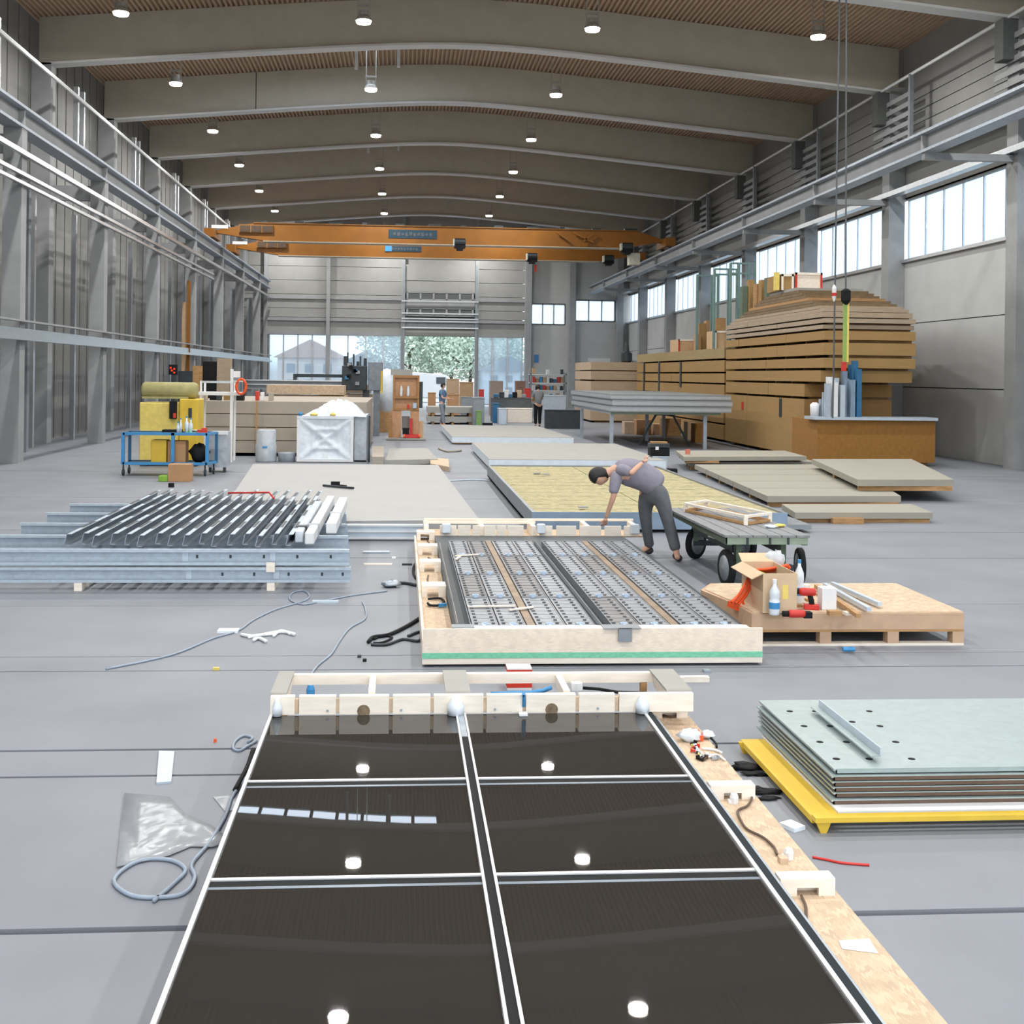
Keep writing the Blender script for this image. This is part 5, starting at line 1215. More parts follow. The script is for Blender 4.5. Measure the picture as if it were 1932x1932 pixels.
# ================================================================ RIGHT-HAND BOARD STACKS
XS = 11.35
def pack(lab, z0, z1, ya, yb, x0=XS, x1=13.9, mat='mdf', nsec=3, gaps=True, group='board packs of the big stack', seed=0, cat='board pack'):
    t = thing('board_pack', lab, cat, ((x0+x1)/2, (ya+yb)/2, z0), group); r = random.Random(seed)
    cuts = sorted([ya]+[ya+(yb-ya)*(i+.2*r.random()+.4*(i%2)*.5)/nsec for i in range(1,nsec)]+[yb])
    for a, c in zip(cuts[:-1], cuts[1:]): obj('board_bundle', MB().box(x0+.015*r.random(), x1, a+.006, c-.006, z0+.0, z1), MT[mat], t)
    return t
def bearers(z0, z1, ya, yb, n, t, x0=XS, x1=13.9):
    for i in range(n):
        y = ya+.3+(yb-ya-.6)*i/(n-1)
        obj('bearer', MB().box(x0+.25, x1, y-.06, y+.06, z0, z1), MT['wood'], t)
Yn, Yf = 32.2, 40.2
lev = [(.10,1.72,'mdf',Yn),(1.79,2.15,'mdf',Yn),(2.22,2.53,'mdf',30.9),(2.60,2.87,'mdf',30.7),(2.95,3.28,'mdf',30.7),(3.36,3.60,'mdf',30.7),(3.66,3.77,'mdfl',30.8),(3.82,3.94,'mdfl',30.7),(3.98,4.12,'mdfl',30.9)]
on = ['bottom','second','third','fourth','fifth','sixth','seventh','eighth','ninth']
for i,(z0,z1,m,yn) in enumerate(lev):
    t = pack('%s layer from the floor of the big brown board stack%s' % (on[i], ', much the tallest layer' if i == 0 else ''), z0, z1, yn, Yf, mat=m, nsec=[2,3,3,4,3,4,3,3,3][i], seed=i)
    zp = 0 if i == 0 else lev[i-1][1]
    bearers(zp, z0, max(yn, lev[i-1][3] if i else yn), Yf, 6, t)
tag(obj('dark_slot_strip', MB().box(XS-.01, XS+.0, 34.15, 34.35, 1.15, 1.70), MT['steeld']), 'dark upright strip on the tall bottom layer of the big stack', 'strip')
tag(obj('red_mark', MB().box(XS-.012, XS-.001, 38.05, 38.25, 1.25, 1.5), MT['redp']), 'small red mark on the tall bottom layer of the big stack', 'mark')
# top heap: sloping sheets
t = thing('sheet_heap', 'heap of brown sheets sloping on top of the big stack', 'sheet pile', (12.6, 35, 4.12))
for k in range(9):
    b = MB(); z = 4.13+.1*k; u0 = XS+.05+.04*k; n0 = 30.9+.4*k; f0 = 39.9-.42*k; b.add([(u0,n0,z),(13.8,n0,z),(13.8,f0,z),(u0,f0,z),(u0,n0,z+.085),(13.8,n0,z+.085),(13.8,f0,z+.085),(u0,f0,z+.085)],
        [(0,3,2,1),(4,5,6,7),(0,1,5,4),(1,2,6,5),(2,3,7,6),(3,0,4,7)]); obj('sheet', b, MT[['mdfl','mdfl','heapb','heapb','wood','heapb','heapb','heapb','greyboard'][k]], t)
def crate(lab, pxa, pxb, ya, yb_, Y, dp_, mat, edge=None, z0=None):
    x0, x1 = PX(pxa,Y,540), PX(pxb,Y,540); z1_ = PZ(pxa,ya,Y); z0_ = z0 if z0 is not None else PZ(pxa,yb_,Y)
    o = thing('crate', lab, 'crate', ((x0+x1)/2, Y+dp_/2, z0_)); obj('body', MB().box(x0,x1,Y,Y+dp_,z0_,z1_), MT[mat], o)
    e_ = MT[edge] if edge else MT['pine']
    for x in (x0, x1-.06): obj('corner_batten', MB().box(x,x+.06,Y-.03,Y,z0_,z1_), e_, o)
    obj('top_batten', MB().box(x0,x1,Y-.03,Y,z1_-.07,z1_), MT['pine'], o)
    return o
zt_ = 5.02
crate('brown crate with red corner battens on top of the big stack', 1500, 1551, 514, 541, 35.2, 1.6, 'osb', 'redp', zt_+.0)
crate('plain brown crate left of the red-cornered crate', 1474, 1497, 517, 541, 35.2, 1.4, 'mdf', None, zt_+.0)
tag(obj('upright_board', MB().box(PX(1465,35.3,530)-.06, PX(1465,35.3,530)+.06, 35.2, 35.4, zt_, PZ(1465,514,35.3)), MT['yellowp']), 'pale upright board end beside the plain brown crate', 'board')
for k,(px,ya,yb_,Y,m) in enumerate(((1418,528,560,39.1,'mdf'),(1431,535,566,38.5,'wood'),(1441,528,560,38.1,'mdf'),(1452,524,556,37.6,'green'),(1406,540,566,39.2,'green'))):
    x = PX(px,Y,540); tag(obj('upright_plank', MB().box(x-.09,x+.09,Y,Y+.3,4.217+.1*int((39.6-Y)/.42),PZ(px,ya,Y)), MT[m]), 'upright plank on the big stack left of the crates, %s from the left' % ['second','third','fourth','fifth','first'][k], 'plank', 'upright planks on the big stack')
# green tubular frames standing on the stacks
def gframe(lab, Y, z0, xs, ztop, mids, m='greeng'):
    o = thing('tube_rack', lab, 'rack frame', (sum(xs)/len(xs), Y, z0), 'green tube frames on the stacks')
    for x in xs: obj('upright', MB().box(x-.045,x+.045,Y-.04,Y+.04,z0,ztop), MT[m], o)
    for z in mids: obj('crossbar', MB().box(min(xs),max(xs),Y-.03,Y+.03,z-.03,z+.03), MT[m], o)
gframe('pale green tube frame behind the big stack, nearest one', 40.9, 3.362, [PX(p,40.9,560) for p in (1378,1393,1412,1424)], PZ(1400,497,40.9), [PZ(1400,497,40.9), PZ(1400,516,40.9)])
gframe('green tube frame behind the nearest one, lower in the picture', 42.0, 3.362, [PX(p,42) for p in (1345,1372,1388)], PZ(1370,508,42), [PZ(1370,508,42), PZ(1370,518,42)])
gframe('farthest green tube frame, above the middle stack', 46.0, 3.362, [PX(p,46) for p in (1313,1340,1352)], PZ(1330,518,46), [PZ(1330,520,46)])
# middle stack
lm = [(.1,.62),(.68,1.15),(1.2,1.6),(1.65,2.05),(2.11,2.45),(2.51,2.92),(2.99,3.36)]
for i,(z0,z1) in enumerate(lm):
    t = pack('%s layer from the floor of the middle brown board stack' % on[i], z0, z1, 40.6, 56.0, mat='mdf' if i < 6 else 'mdfo', nsec=[3,2,3,3,4,2,1][i], seed=30+i, x0=XS+.05, group='board packs of the middle stack')
    bearers(0 if i == 0 else lm[i-1][1], z0, 40.6, 56, 5, t, x0=XS+.05)
for k,(y) in enumerate((54.2, 51.0, 47.0)):
    tag(obj('ratchet_band', MB().box(XS+.02, XS+.045, y-.1, y+.1, [1.2,1.0,1.9][k], 2.98 if k < 2 else 2.92), MT['steeld']), ['dark vertical band on the middle stack, farthest','dark vertical band on the middle stack, next nearer','dark vertical band on the middle stack, nearest to the big stack'][k], 'band', 'dark bands on the middle stack')
crate('open brown carton on the middle stack beside the big stack', 1350, 1377, 624, 650, 43.5, 1.2, 'pinel', None, 3.362)
crate('low tan carton on the middle stack, red tag on its left', 1281, 1312, 640, 656, 48.5, 1.5, 'pinel', 'redp', 3.362)
for k,(px,ya,Y,w,m) in enumerate(((1326,610,46.5,.3,'mdf'),(1337,605,47.5,.2,'card'),(1360,600,45.5,.4,'wood'),(1318,630,46.2,.2,'card'))):
    x = PX(px,Y,630); tag(obj('offcut_bundle', MB().box(x-w/2,x+w/2,Y,Y+.4,3.362,PZ(px,ya,Y)), MT[m]), 'brown offcut bundle on the middle stack, %s from the left' % ['second','third','fourth','first'][k], 'offcuts', 'offcut bundles on the middle stack')
# far stack: pale packs
lf = [(.1,.75),(.82,1.45),(1.52,2.05),(2.12,2.55),(2.6,3.0)]
for i,(z0,z1) in enumerate(lf):
    t = pack('%s layer from the floor of the far pale board stack' % on[i], z0, z1, 57.2, 62.5, x0=9.35, x1=11.95, mat='mdfp', nsec=1, seed=60+i, group='board packs of the far stack')
    bearers(0 if i == 0 else lf[i-1][1], z0, 57.2, 62.5, 3, t, x0=9.35, x1=11.95)
x = PX(1193,60,655); o = thing('foil_bundle', 'dark hose drum with grey foil on the far stack', 'drum', (x-.3,60,3.002)); obj('drum', MB().lathe([(.2,0),(.3,.1),(.3,.5),(.15,.6),(.08,1.1)], (x-.3,60,3.002), 12), MT['steeld'], o); obj('foil', MB().slab([(x+.0,59.5),(x+.6,59.6),(x+.55,61),(x+.0,60.8)],3.002,3.12), MT['galv'], o)
# brown end pile at the right edge with a plank and the galvanised ware
t = pack('dark orange-brown pile of boards at the right picture edge', .1, 1.22, 30.1, 32.1, x0=10.97, x1=14.2, mat='mdfd', nsec=1, seed=77, group='piles at the right edge')
bearers(0, .1, 30.1, 32.1, 2, t, x0=11.0, x1=14.1)
tag(obj('pale_plank', MB().box(10.85, 14.2, 29.95, 30.75, 1.222, 1.30), MT['bracket']), 'pale plank on the dark orange-brown pile', 'plank')
o = thing('galvanised_bundle', 'standing bundle of pale blue-grey galvanised hardware at the right edge', 'bundle', (11.7, 30.3, 1.302))
r = random.Random(8)
for k in range(15):
    x = 11.15+.2*(k%5)+.08*r.random(); z1_ = 1.7+.5*r.random()+.16*(k%5); y = 30.0+.22*(k//5)
    obj('metal_profile', MB().box(x,x+.13,y,y+.14,1.302,z1_), MT[['galvl','white','bracket','galvb','blued'][k%5]], o)
obj('white_canister', MB().lathe([(.12,0),(.13,.3),(.06,.36)], (11.05,30.5,1.302), 12), MT['white'], o, smooth=True)
# ropes and slings
x1_ = P(1577,300,Y=28.4)[0]; 
o = thing('crane_pendant', 'long thin pendant cable with red and white tag hanging at the right', 'cable', (x1_,28.4,1.3))
obj('rope', MB().tube([(x1_+.05,28.4,zt(x1_)+.0),(x1_+.02,28.4,5),(x1_,28.4,1.32)], .022, 5), MT['steelb'], o)
z_ = PZ(1576,556,28.4)
obj('tag_white', MB().lathe([(.02,-.17),(.055,-.05),(.055,.16),(.02,.25)], (x1_,28.4,z_), 10), MT['white'], o); obj('tag_red', MB().lathe([(.062,-.035),(.062,.045)], (x1_,28.4,z_), 10), MT['redp'], o)
x2_ = P(1599,300,Y=28.4)[0]
o = thing('sling_rope', 'second pendant cable ending in a green-yellow sling at the right edge', 'cable', (x2_,28.4,2.6))
obj('rope', MB().tube([(x2_-.1,28.4,zt(x2_)+.0),(x2_,28.4,PZ(1600,568,28.4))], .022, 5), MT['steelb'], o)
obj('webbing_sling', MB().box(x2_-.06,x2_+.03,28.37,28.42,PZ(1600,683,28.4),PZ(1600,566,28.4)), MT['lime2'], o); obj('webbing_sling', MB().box(x2_+.03,x2_+.08,28.37,28.42,PZ(1600,683,28.4),PZ(1600,566,28.4)), MT['yellowp'], o)
obj('hook_block', MB().lathe([(.05,-.2),(.12,-.1),(.12,.15),(.05,.2)], (x2_,28.4,PZ(1600,560,28.4)), 10), MT['black'], o)
obj('shackle', MB().box(x2_-.08,x2_+.02,28.35,28.44,PZ(1600,700,28.4),PZ(1600,683,28.4)), MT['redp'], o)
# ================================================================ RAISED TABLE WITH PANELS
t = thing('trestle_table', 'long steel trestle table carrying grey panels in front of the board stacks', 'table', (8.5, 40, 0))
TX0, TX1, TY0, TY1 = 6.6, 10.45, 36.3, 45
for x, y in ((TX0+.1,TY0+.5),(9.7,TY0+.4),(TX0+.05,42.6),(9.8,43),(TX0+2.2,TY0+5)): obj('leg', MB().box(x-.055,x+.055,y-.055,y+.055,0,1.1), MT['steell'], t)
obj('table_frame', MB().box(TX0,TX1-.3,TY0+.2,TY0+.3,1.1,1.18), MT['greenl'], t); obj('table_frame', MB().box(TX0,TX1-.3,TY1-.3,TY1-.2,1.1,1.18), MT['greenl'], t)
for x in (TX0+.05, TX1-.4): obj('table_frame', MB().box(x,x+.1,TY0+.3,TY1-.3,1.1,1.18), MT['steell'], t)
for s in (0,1): obj('scissor_strut', MB().bar((8.5+.5*s,TY0+2,1.1),(7.9+1.7*s,TY0+2,.02),.06), MT['steeld'], t)
obj('scissor_strut', MB().box(8.4,9.1,TY0+1.9,TY0+2.1,1.02,1.1), MT['steeld'], t)
for k,(z0,z1,dx) in enumerate(((1.185,1.36,.0),(1.375,1.56,.03),(1.575,1.74,-.02))):
    o = thing('metal_slab', '%s grey panel of the three stacked on the trestle table' % ['lowest','middle','topmost'][k], 'panel', (8.5,40,z0), 'grey panels on the trestle table')
    obj('core', MB().box(TX0+dx,TX1+dx,TY0,TY1,z0+.03,z1-.03), MT['greypan'], o)
    obj('skin', MB().box(TX0+dx,TX1+dx,TY0-.01,TY1,z1-.028,z1), MT['steelt'], o); obj('skin', MB().box(TX0+dx,TX1+dx,TY0-.01,TY1,z0,z0+.028), MT['steelt'], o)
# goods seen under and behind the table
for k,(px,ya,yb_,Y,w,m,lab) in enumerate(((1190,796,822,46,.5,'osbd','brown carton on the floor behind the trestle table, leftmost'),(1215,792,818,45.5,.6,'card','cardboard box behind the trestle table, next to the leftmost'),(1243,800,823,45.8,.4,'pinel','small tan box behind the table legs'),(1268,790,822,44.5,.7,'wood','pile of brown timber behind the scissor struts'),(1305,796,838,42.0,.3,'boxc','pale slatted box by the right table legs'),(1322,800,840,40.3,.4,'mdfd','dark brown box at the right under the table'))):
    x = PX(px,Y,815); h = PZ(px,ya,Y); item('stored_carton', lab, 'box', MB().box(x-w/2,min(x+w/2,11.3),Y,Y+.6,0,max(.25,h)), m, bevel=.01)
# toolbox on its white stand
Y = 29.0; x = PX(1245,Y,870)
o = thing('grey_stand', 'pale grey box under the black toolbox', 'box', (x,Y,0)); obj('body', MB().box(x-.17,x+.2,Y,Y+.35,0,.27), MT['bracket'], o, bevel=.005); obj('lid', MB().box(x-.19,x+.22,Y-.02,Y+.37,.27,.30), MT['bracket'], o)
o = thing('black_toolbox', 'black toolbox with shiny latch standing above the worker\'s back', 'toolbox', (x,Y,.3))
obj('body', MB().box(x-.24,x+.25,Y,Y+.35,.302,.50), MT['black'], o, bevel=.01); obj('lid', MB().box(x-.245,x+.255,Y-.005,Y+.355,.51,.62), MT['steeld'], o, bevel=.01); obj('latch', MB().box(x-.12,x-.04,Y-.03,Y-.005,.46,.54), MT['white'], o); obj('tray', MB().box(x-.2,x+.2,Y+.05,Y+.3,.62,.66), MT['wood'], o)
x = PX(1268,27.5,890); item('black_block', 'small black block on the floor right of the pale stand', 'block', MB().box(x-.11,x+.11,27.4,27.6,0,.11), 'black', bevel=.01)
# ================================================================ LONG PANELS ON THE FLOOR, RIGHT
def fp(lab, pix, z, z0, m, zb0=0, nb=4):
    poly = PP(pix, z); return flatpanel('long_panel', lab, 'panel', poly, z0, z, m, m, group='long pale panels on battens', bearers=nb, zb0=zb0)
fp('long pale panel on battens farthest back, below the big stack', [(1290,862),(1522,861),(1480,850),(1275,850)], .36, .26, 'greyboardp', zb0=.205)
fp('pale panel under the farthest one, on thin battens', [(1300,872),(1540,871),(1500,861),(1290,862)], .20, .10, 'greyboardp')
w_ = [(1448,936),(1700,936),(1600,876),(1310,876)]
pl = PP(w_, .20)
for k in range(5):
    a = k/5; c = (k+1)/5-.006
    q = [pl[0].lerp(pl[3],a), pl[1].lerp(pl[2],a), pl[1].lerp(pl[2],c), pl[0].lerp(pl[3],c)]
    flatpanel('long_panel', 'wide pale panel strip in the middle group, %s from the viewer' % ['nearest','second','third','fourth','farthest'][k], 'panel', q, .09, .20, 'greyboardp', 'greyboardp', group='long pale panels on battens', bearers=2)
fp('narrow pale panel nearest the cart at the right', [(1500,967),(1760,967),(1720,951),(1475,951)], .17, .07, 'greyboardp', nb=2)
fp('pale panel with brown end timbers at the right edge', [(1618,905),(1800,905),(1720,866),(1532,866)], .42, .30, 'greyboardp', zb0=.205, nb=3)
for k,(px,py,w,m,lab) in enumerate(((1412,920,.5,'wood','brown timber block at the corner of the middle panel group'),(1430,928,.3,'steeld','black foam block next to the brown timber block'),(1476,937,.9,'black','long black batten end under the panels'),(1553,867,.15,'black','black block under the right-hand panel'),(1590,985,.5,'wood','rough brown batten at the right edge'),(1560,979,.5,'steeld','dark batten scrap beside the rough brown one'))):
    q = P(px,py,z=0); tag(obj('timber_block', MB().box(q[0]-w/2,q[0]+w/2,q[1]-.25,q[1]-.1,0,.09), MT[m]), lab, 'timber')
for k,(px,py,lab) in enumerate(((1476,947,'faded red rag on the floor beside the pale panels'),(1562,985,'small red rag on the floor right of the cart'))):
    q = P(px,py,z=0); o = blob('red_rag', (q[0],q[1],0), .14-.05*k, 'redrag', 60+k, (1.6,.8,.2), 8, .3); tag(o, lab, 'rag')
x = PX(1290,28.5,853); item('red_white_pot', 'small red and white pot on the back panel', 'pot', MB().lathe([(.06,0),(.07,.12)], (P(1290,855,z=.36)[0],P(1290,857,z=.36)[1],.361), 10), 'redrag')
# ================================================================ MIDDLE DISTANCE LEFT
# conveyor beam with drilling head
t = thing('beam_saw_line', 'long grey machine beam on posts with a dark drilling head', 'machine', (-2.5, 43, 0))
Y = 43.0
bx0, bx1 = PX(462,Y,725), PX(690,Y,725); zb0, zb1 = PZ(560,734,Y), PZ(560,718,Y)
obj('beam_web', MB().box(bx0,bx1,Y,Y+.08,zb0,zb1), MT['steel'], t)
for z in (zb0, (zb0+zb1)/2, zb1): obj('beam_flange', MB().box(bx0,bx1,Y-.12,Y+.2,z-.02,z+.02), MT['alu' if z > zb0 else 'steel'], t)
for px in (470, 560, 640): 
    x = PX(px,Y,740); obj('support_post', MB().box(x-.07,x+.07,Y,Y+.14,0,zb0), MT['steel'], t)
x0, x1 = PX(553,Y,712), PX(650,Y,712); obj('upper_arm', MB().box(x0,x1,Y+.3,Y+.42,PZ(600,712,Y),PZ(600,706,Y)), MT['steeld'], t)
obj('arm_bracket', MB().box(x0,x0+.1,Y,Y+.42,zb1,PZ(600,706,Y)), MT['steeld'], t)
hx0, hx1 = PX(646,Y,700), PX(692,Y,700)
r = random.Random(12)
obj('head_body', MB().box(hx0,hx1,Y-.3,Y+.5,PZ(665,736,Y),PZ(665,690,Y)), MT['steeld'], t, bevel=.02)
for k,(px,ya,w) in enumerate(((652,672,.13),(656,665,.05),(667,668,.06),(680,672,.06),(689,676,.12),(675,682,.1),(661,684,.12))):
    x = PX(px,Y,700); obj('spindle', MB().box(x-w/2,x+w/2,Y-.2+.1*(k%3),Y-.1+.1*(k%3),PZ(px,700,Y),PZ(px,ya,Y)), MT['steeld'], t)
for k in range(8):
    x = hx0+.1+(hx1-hx0-.3)*r.random(); z = PZ(665,733,Y)+.9*r.random(); obj('motor', MB().box(x,x+.14,Y-.42,Y-.3,z,z+.12), MT[['black','steel','blued'][k%3]], t)
gx0, gx1 = PX(695,Y,700), PX(722,Y,700); obj('grey_housing', MB().box(gx0,gx1,Y-.2,Y+.6,PZ(700,737,Y),PZ(700,683,Y)), MT['steelb2'], t, bevel=.02)
obj('yellow_edge', MB().box(gx1-.06,gx1,Y-.22,Y-.2,PZ(716,742,Y),PZ(716,700,Y)), MT['yellow'], t)
obj('column', MB().box(PX(684,Y,780),PX(696,Y,780),Y-.1,Y+.3,0,PZ(690,736,Y)), MT['steeld'], t); obj('column', MB().box(PX(704,Y,780),PX(716,Y,780),Y-.1,Y+.3,0,PZ(710,736,Y)), MT['steelb2'], t)
# foil covered thing
Y = 46; x = PX(730,Y,720); o = thing('foil_wrapped_load', 'round-topped load under clear foil left of the tall tan crate', 'pallet load', (x,Y,0)); obj('foil', MB().lathe([(.35,.8),(.38,1.7),(.32,2.2),(.15,2.45),(.02,2.5)], (x,Y,0), 14), MT['foilw'], o, smooth=True); obj('base', MB().box(x-.4,x+.4,Y-.35,Y+.35,.0,.8), MT['wood'], o)
# tall tan crate
Y = 40.6; x0, x1 = PX(741,Y,760), PX(791,Y,760); zc = lambda y: PZ(765,y,Y)
t = thing('tall_tan_crate', 'tall tan plywood crate with legs and shelves on a grey board', 'crate', ((x0+x1)/2,Y+.4,0))
obj('back_panel', MB().box(x0,x1,Y+.1,Y+.5,zc(772),zc(708)), MT['pineo'], t)
obj('front_rim', MB().box(x0,x0+.07,Y,Y+.1,zc(772),zc(708)).box(x1-.07,x1,Y,Y+.1,zc(772),zc(708)).box(x0+.07,x1-.07,Y,Y+.1,zc(713),zc(708)), MT['pineo2'], t)
for y in (749, 772): obj('shelf', MB().box(x0,x1,Y-.02,Y+.5,zc(y)-.05,zc(y)+.03), MT['pineo2'], t)
for a, c in ((x0-.02,x0+.3),(x1-.3,x1)): obj('leg', MB().box(a,c,Y,Y+.5,.08,zc(775)), MT['pineo'], t)
obj('leg', MB().box(x0-.14,x0-.02,Y-.1,Y+.1,.08,zc(790)), MT['pineo2'], t)
obj('side_board', MB().box(x1+.0,x1+.16,Y+.1,Y+.4,.08,zc(795)), MT['pinel'], t)
obj('inner_panel', MB().box(x0+.32,x1-.32,Y+.3,Y+.4,zc(812),zc(786)), MT['greyboard'], t)
obj('top_cover', MB().box(x0-.08,x1-.25,Y,Y+.6,zc(708),zc(697)), MT['greyboard'], t)
obj('dark_side', MB().box(x1,x1+.12,Y+.15,Y+.5,zc(770),zc(720)), MT['steeld'], t)
for px in (757, 770): 
    x = PX(px,Y,740); obj('small_bottle', MB().lathe([(.04,0),(.05,.05),(.045,.25),(.02,.36)], (x,Y-.0,zc(749)+.03), 8), MT['foilw'], t)
obj('red_cap', MB().box(PX(768,Y),PX(771,Y)+.03,Y-.06,Y-.02,zc(770),zc(763)), MT['redp'], t)
obj('pale_bin', MB().box(PX(779,Y),PX(786,Y),Y-.08,Y-.02,zc(770),zc(760)), MT['galvl'], t)
x0b, x1b = PX(728,Y-.3,835), PX(803,Y-.3,835)
item('grey_base_board', 'grey board on blocks under the tall tan crate', 'board', MB().box(x0b,x1b,Y-.35,Y+.9,.02,.075).box(x0b+.2,x0b+.35,Y-.3,Y+.8,0,.02).box(x1b-.3,x1b-.15,Y-.3,Y+.8,0,.02), 'greyboard')
o = thing('red_hand_truck', 'red hand truck standing inside the tall tan crate legs', 'hand truck', (PX(775,Y-.15),Y-.2,.08))
xx = PX(775,Y-.15,800); obj('mast', MB().box(xx-.04,xx+.06,Y-.14,Y-.06,.1,zc(789)), MT['redp'], o); obj('base', MB().box(xx-.25,xx+.32,Y-.28,Y-.06,.085,.2), MT['redp'], o); obj('motor', MB().box(xx-.28,xx-.05,Y-.2,Y-.02,.2,.42), MT['black'], o)
for s in (-.22,.3): obj('wheel', MB().lathe([(.06,-.03),(.07,0),(.06,.03)], (xx+s,Y-.3,.15), 10, axis='x'), MT['orange'], o)
# loose boards in front of the crate
for k,(pix,z,lab,m) in enumerate((([(727,868),(826,866),(806,845),(735,846)],.14,'pale board pile on the floor in front of the tan crate','greyboard'),([(702,862),(724,862),(724,842),(702,842)],.25,'grey low block right of the foil loads','greyboards'))):
    flatpanel('board_pile', lab, 'board', PP(pix, z), .02, z, m, m, bearers=2)
q = P(830,883,z=0); item('brown_block', 'small brown chipboard block at the corner of the large bare panel', 'block', MB().slab([P(812,882,z=.02)+Vector((0,0,0)), P(848,889,z=.02), P(846,864,z=.14), P(812,862,z=.14)], 0, .12), 'osbd')
floorline('batten_line', [(828,846),(845,852),(870,850)], .03, 'greyboards', 'thin grey batten between the crate and the panels', 'batten', sub=2)
floorline('batten_line', [(838,908),(890,905),(925,907)], .015, 'bracket', 'thin pale strip across the aisle beside the wool module', 'strip', sub=2)
# low stacks behind
for k,(pa,pb,ya,yb_,Y,m,lab) in enumerate(((806,897,786,796,53.5,'greyboard','long grey board of the low pile behind the first standing worker, lower one'),(806,897,768,779,53.6,'greyboard','long grey board of the low pile behind the first standing worker, upper one'))):
    x0, x1 = PX(pa,Y,790), PX(pb,Y,790); o = thing('low_board_pile', lab, 'board', ((x0+x1)/2,Y,0)); obj('board', MB().box(x0,x1,Y,Y+2,PZ(850,yb_,Y),PZ(850,ya,Y)), MT[m], o)
    for x in (x0+.2,(x0+x1)/2,x1-.3): obj('spacer', MB().box(x,x+.12,Y+.05,Y+1.9,(0 if k == 0 else PZ(850,786,53.5)),PZ(850,yb_,Y)), MT['wood'], o)
# ================================================================ FAR CLUTTER
def fbox(name, lab, cat, pa, pb, ya, yb_, Y, dep, m, ground=True, parts=True, group=None):
    x0, x1 = PX(pa,Y,(ya+yb_)/2), PX(pb,Y,(ya+yb_)/2); z1 = PZ(pa,ya,Y); z0 = 0 if ground else PZ(pa,yb_,Y)
    o = thing(name, lab, cat, ((x0+x1)/2, Y+dep/2, z0), group)
    obj('body', MB().box(x0,x1,Y,Y+dep,z0,z1), MT[m], o, bevel=.01)
    if parts: obj('lid', MB().box(x0-.02,x1+.02,Y-.02,Y+dep,z1,z1+.04), MT[m], o)
    return o
fbox('cardboard_carton','tall pale carton in front of the right-hand rear glazing','carton',925,949,720,775,66,1,'boxg')
fbox('cardboard_carton','brown carton between the pale carton and the goods shelf','carton',974,991,720,770,66,1,'redbr')
fbox('cardboard_carton','tan carton beside the open gate, right side','carton',868,893,722,772,68,1,'pinel')
fbox('cardboard_carton','pink-brown carton in the open gateway','carton',843,866,716,770,70,1,'boxc')
fbox('cardboard_carton','low tan carton left of the first standing worker','carton',808,822,742,772,64,1,'card')
fbox('cardboard_carton','low cardboard box right of the first standing worker','carton',846,866,745,772,62,1,'card')
fbox('grey_cabinet','grey-green cabinet right of the low board pile','cabinet',893,914,752,802,52.5,1,'steel')
fbox('grey_cabinet','grey wide panel standing behind the low board pile','cabinet',870,912,750,764,56.5,.3,'steel')
fbox('green_bin','green bin standing before the grey-green cabinet','bin',899,908,776,802,51.8,.3,'greenb')
fbox('red_box','red box by the rear glazing right of the gate','box',904,913,736,775,65,.5,'redp')
fbox('red_box','red box near the second standing worker','box',990,1001,734,775,64,.5,'redp')
fbox('workbench','dark workbench cluttered with tools left of the second worker','workbench',930,1002,752,775,57,1.5,'steelb')
fbox('teal_box','dark teal box under the workbench end','box',930,942,762,788,55.5,.6,'blued')
fbox('grey_crate','low grey crate on the floor in front of the workbench','crate',941,956,772,798,54,.8,'bracket')
fbox('workbench','long blue-edged bench right of the second worker','workbench',1025,1068,747,772,60,1.4,'galvl')
fbox('timber_pile','low pale timber lying behind the second worker','timber',958,1004,772,778,56,1,'pine')
fbox('dark_trestle','dark metal frame lying right of the second worker','frame',1030,1098,775,784,50,.5,'steeld')
for k,(px,m) in enumerate(((936,'blued'),(947,'steeld'),(956,'white'),(963,'blued'),(972,'black'),(980,'osbd'),(988,'steel'))):
    x = PX(px,57.3,750); z = PZ(930,752,57)+.045; item('bench_item', '%s object on the dark workbench, %s from the left' % ({'blued':'blue','steeld':'dark grey','white':'white','black':'black','osbd':'brown','steel':'grey'}[m], ['first','second','third','fourth','fifth','sixth','seventh'][k]), 'tool', MB().box(x-.12,x+.12,57.3,57.6,z,z+.18+.1*(k%3)), m, bevel=.02)
x = PX(914,51,798); o = thing('floor_fan', 'black floor tool lying in front of the green bin', 'tool', (PX(920,50.5),50.5,0)); obj('body', MB().box(PX(911,50.5),PX(930,50.5),50.5,50.7,.1,.2), MT['black'], o); obj('foot', MB().box(PX(911,50.5),PX(914,50.5),50.4,50.8,0,.1), MT['black'], o); obj('foot', MB().box(PX(927,50.5),PX(931,50.5),50.4,50.8,0,.1), MT['black'], o)
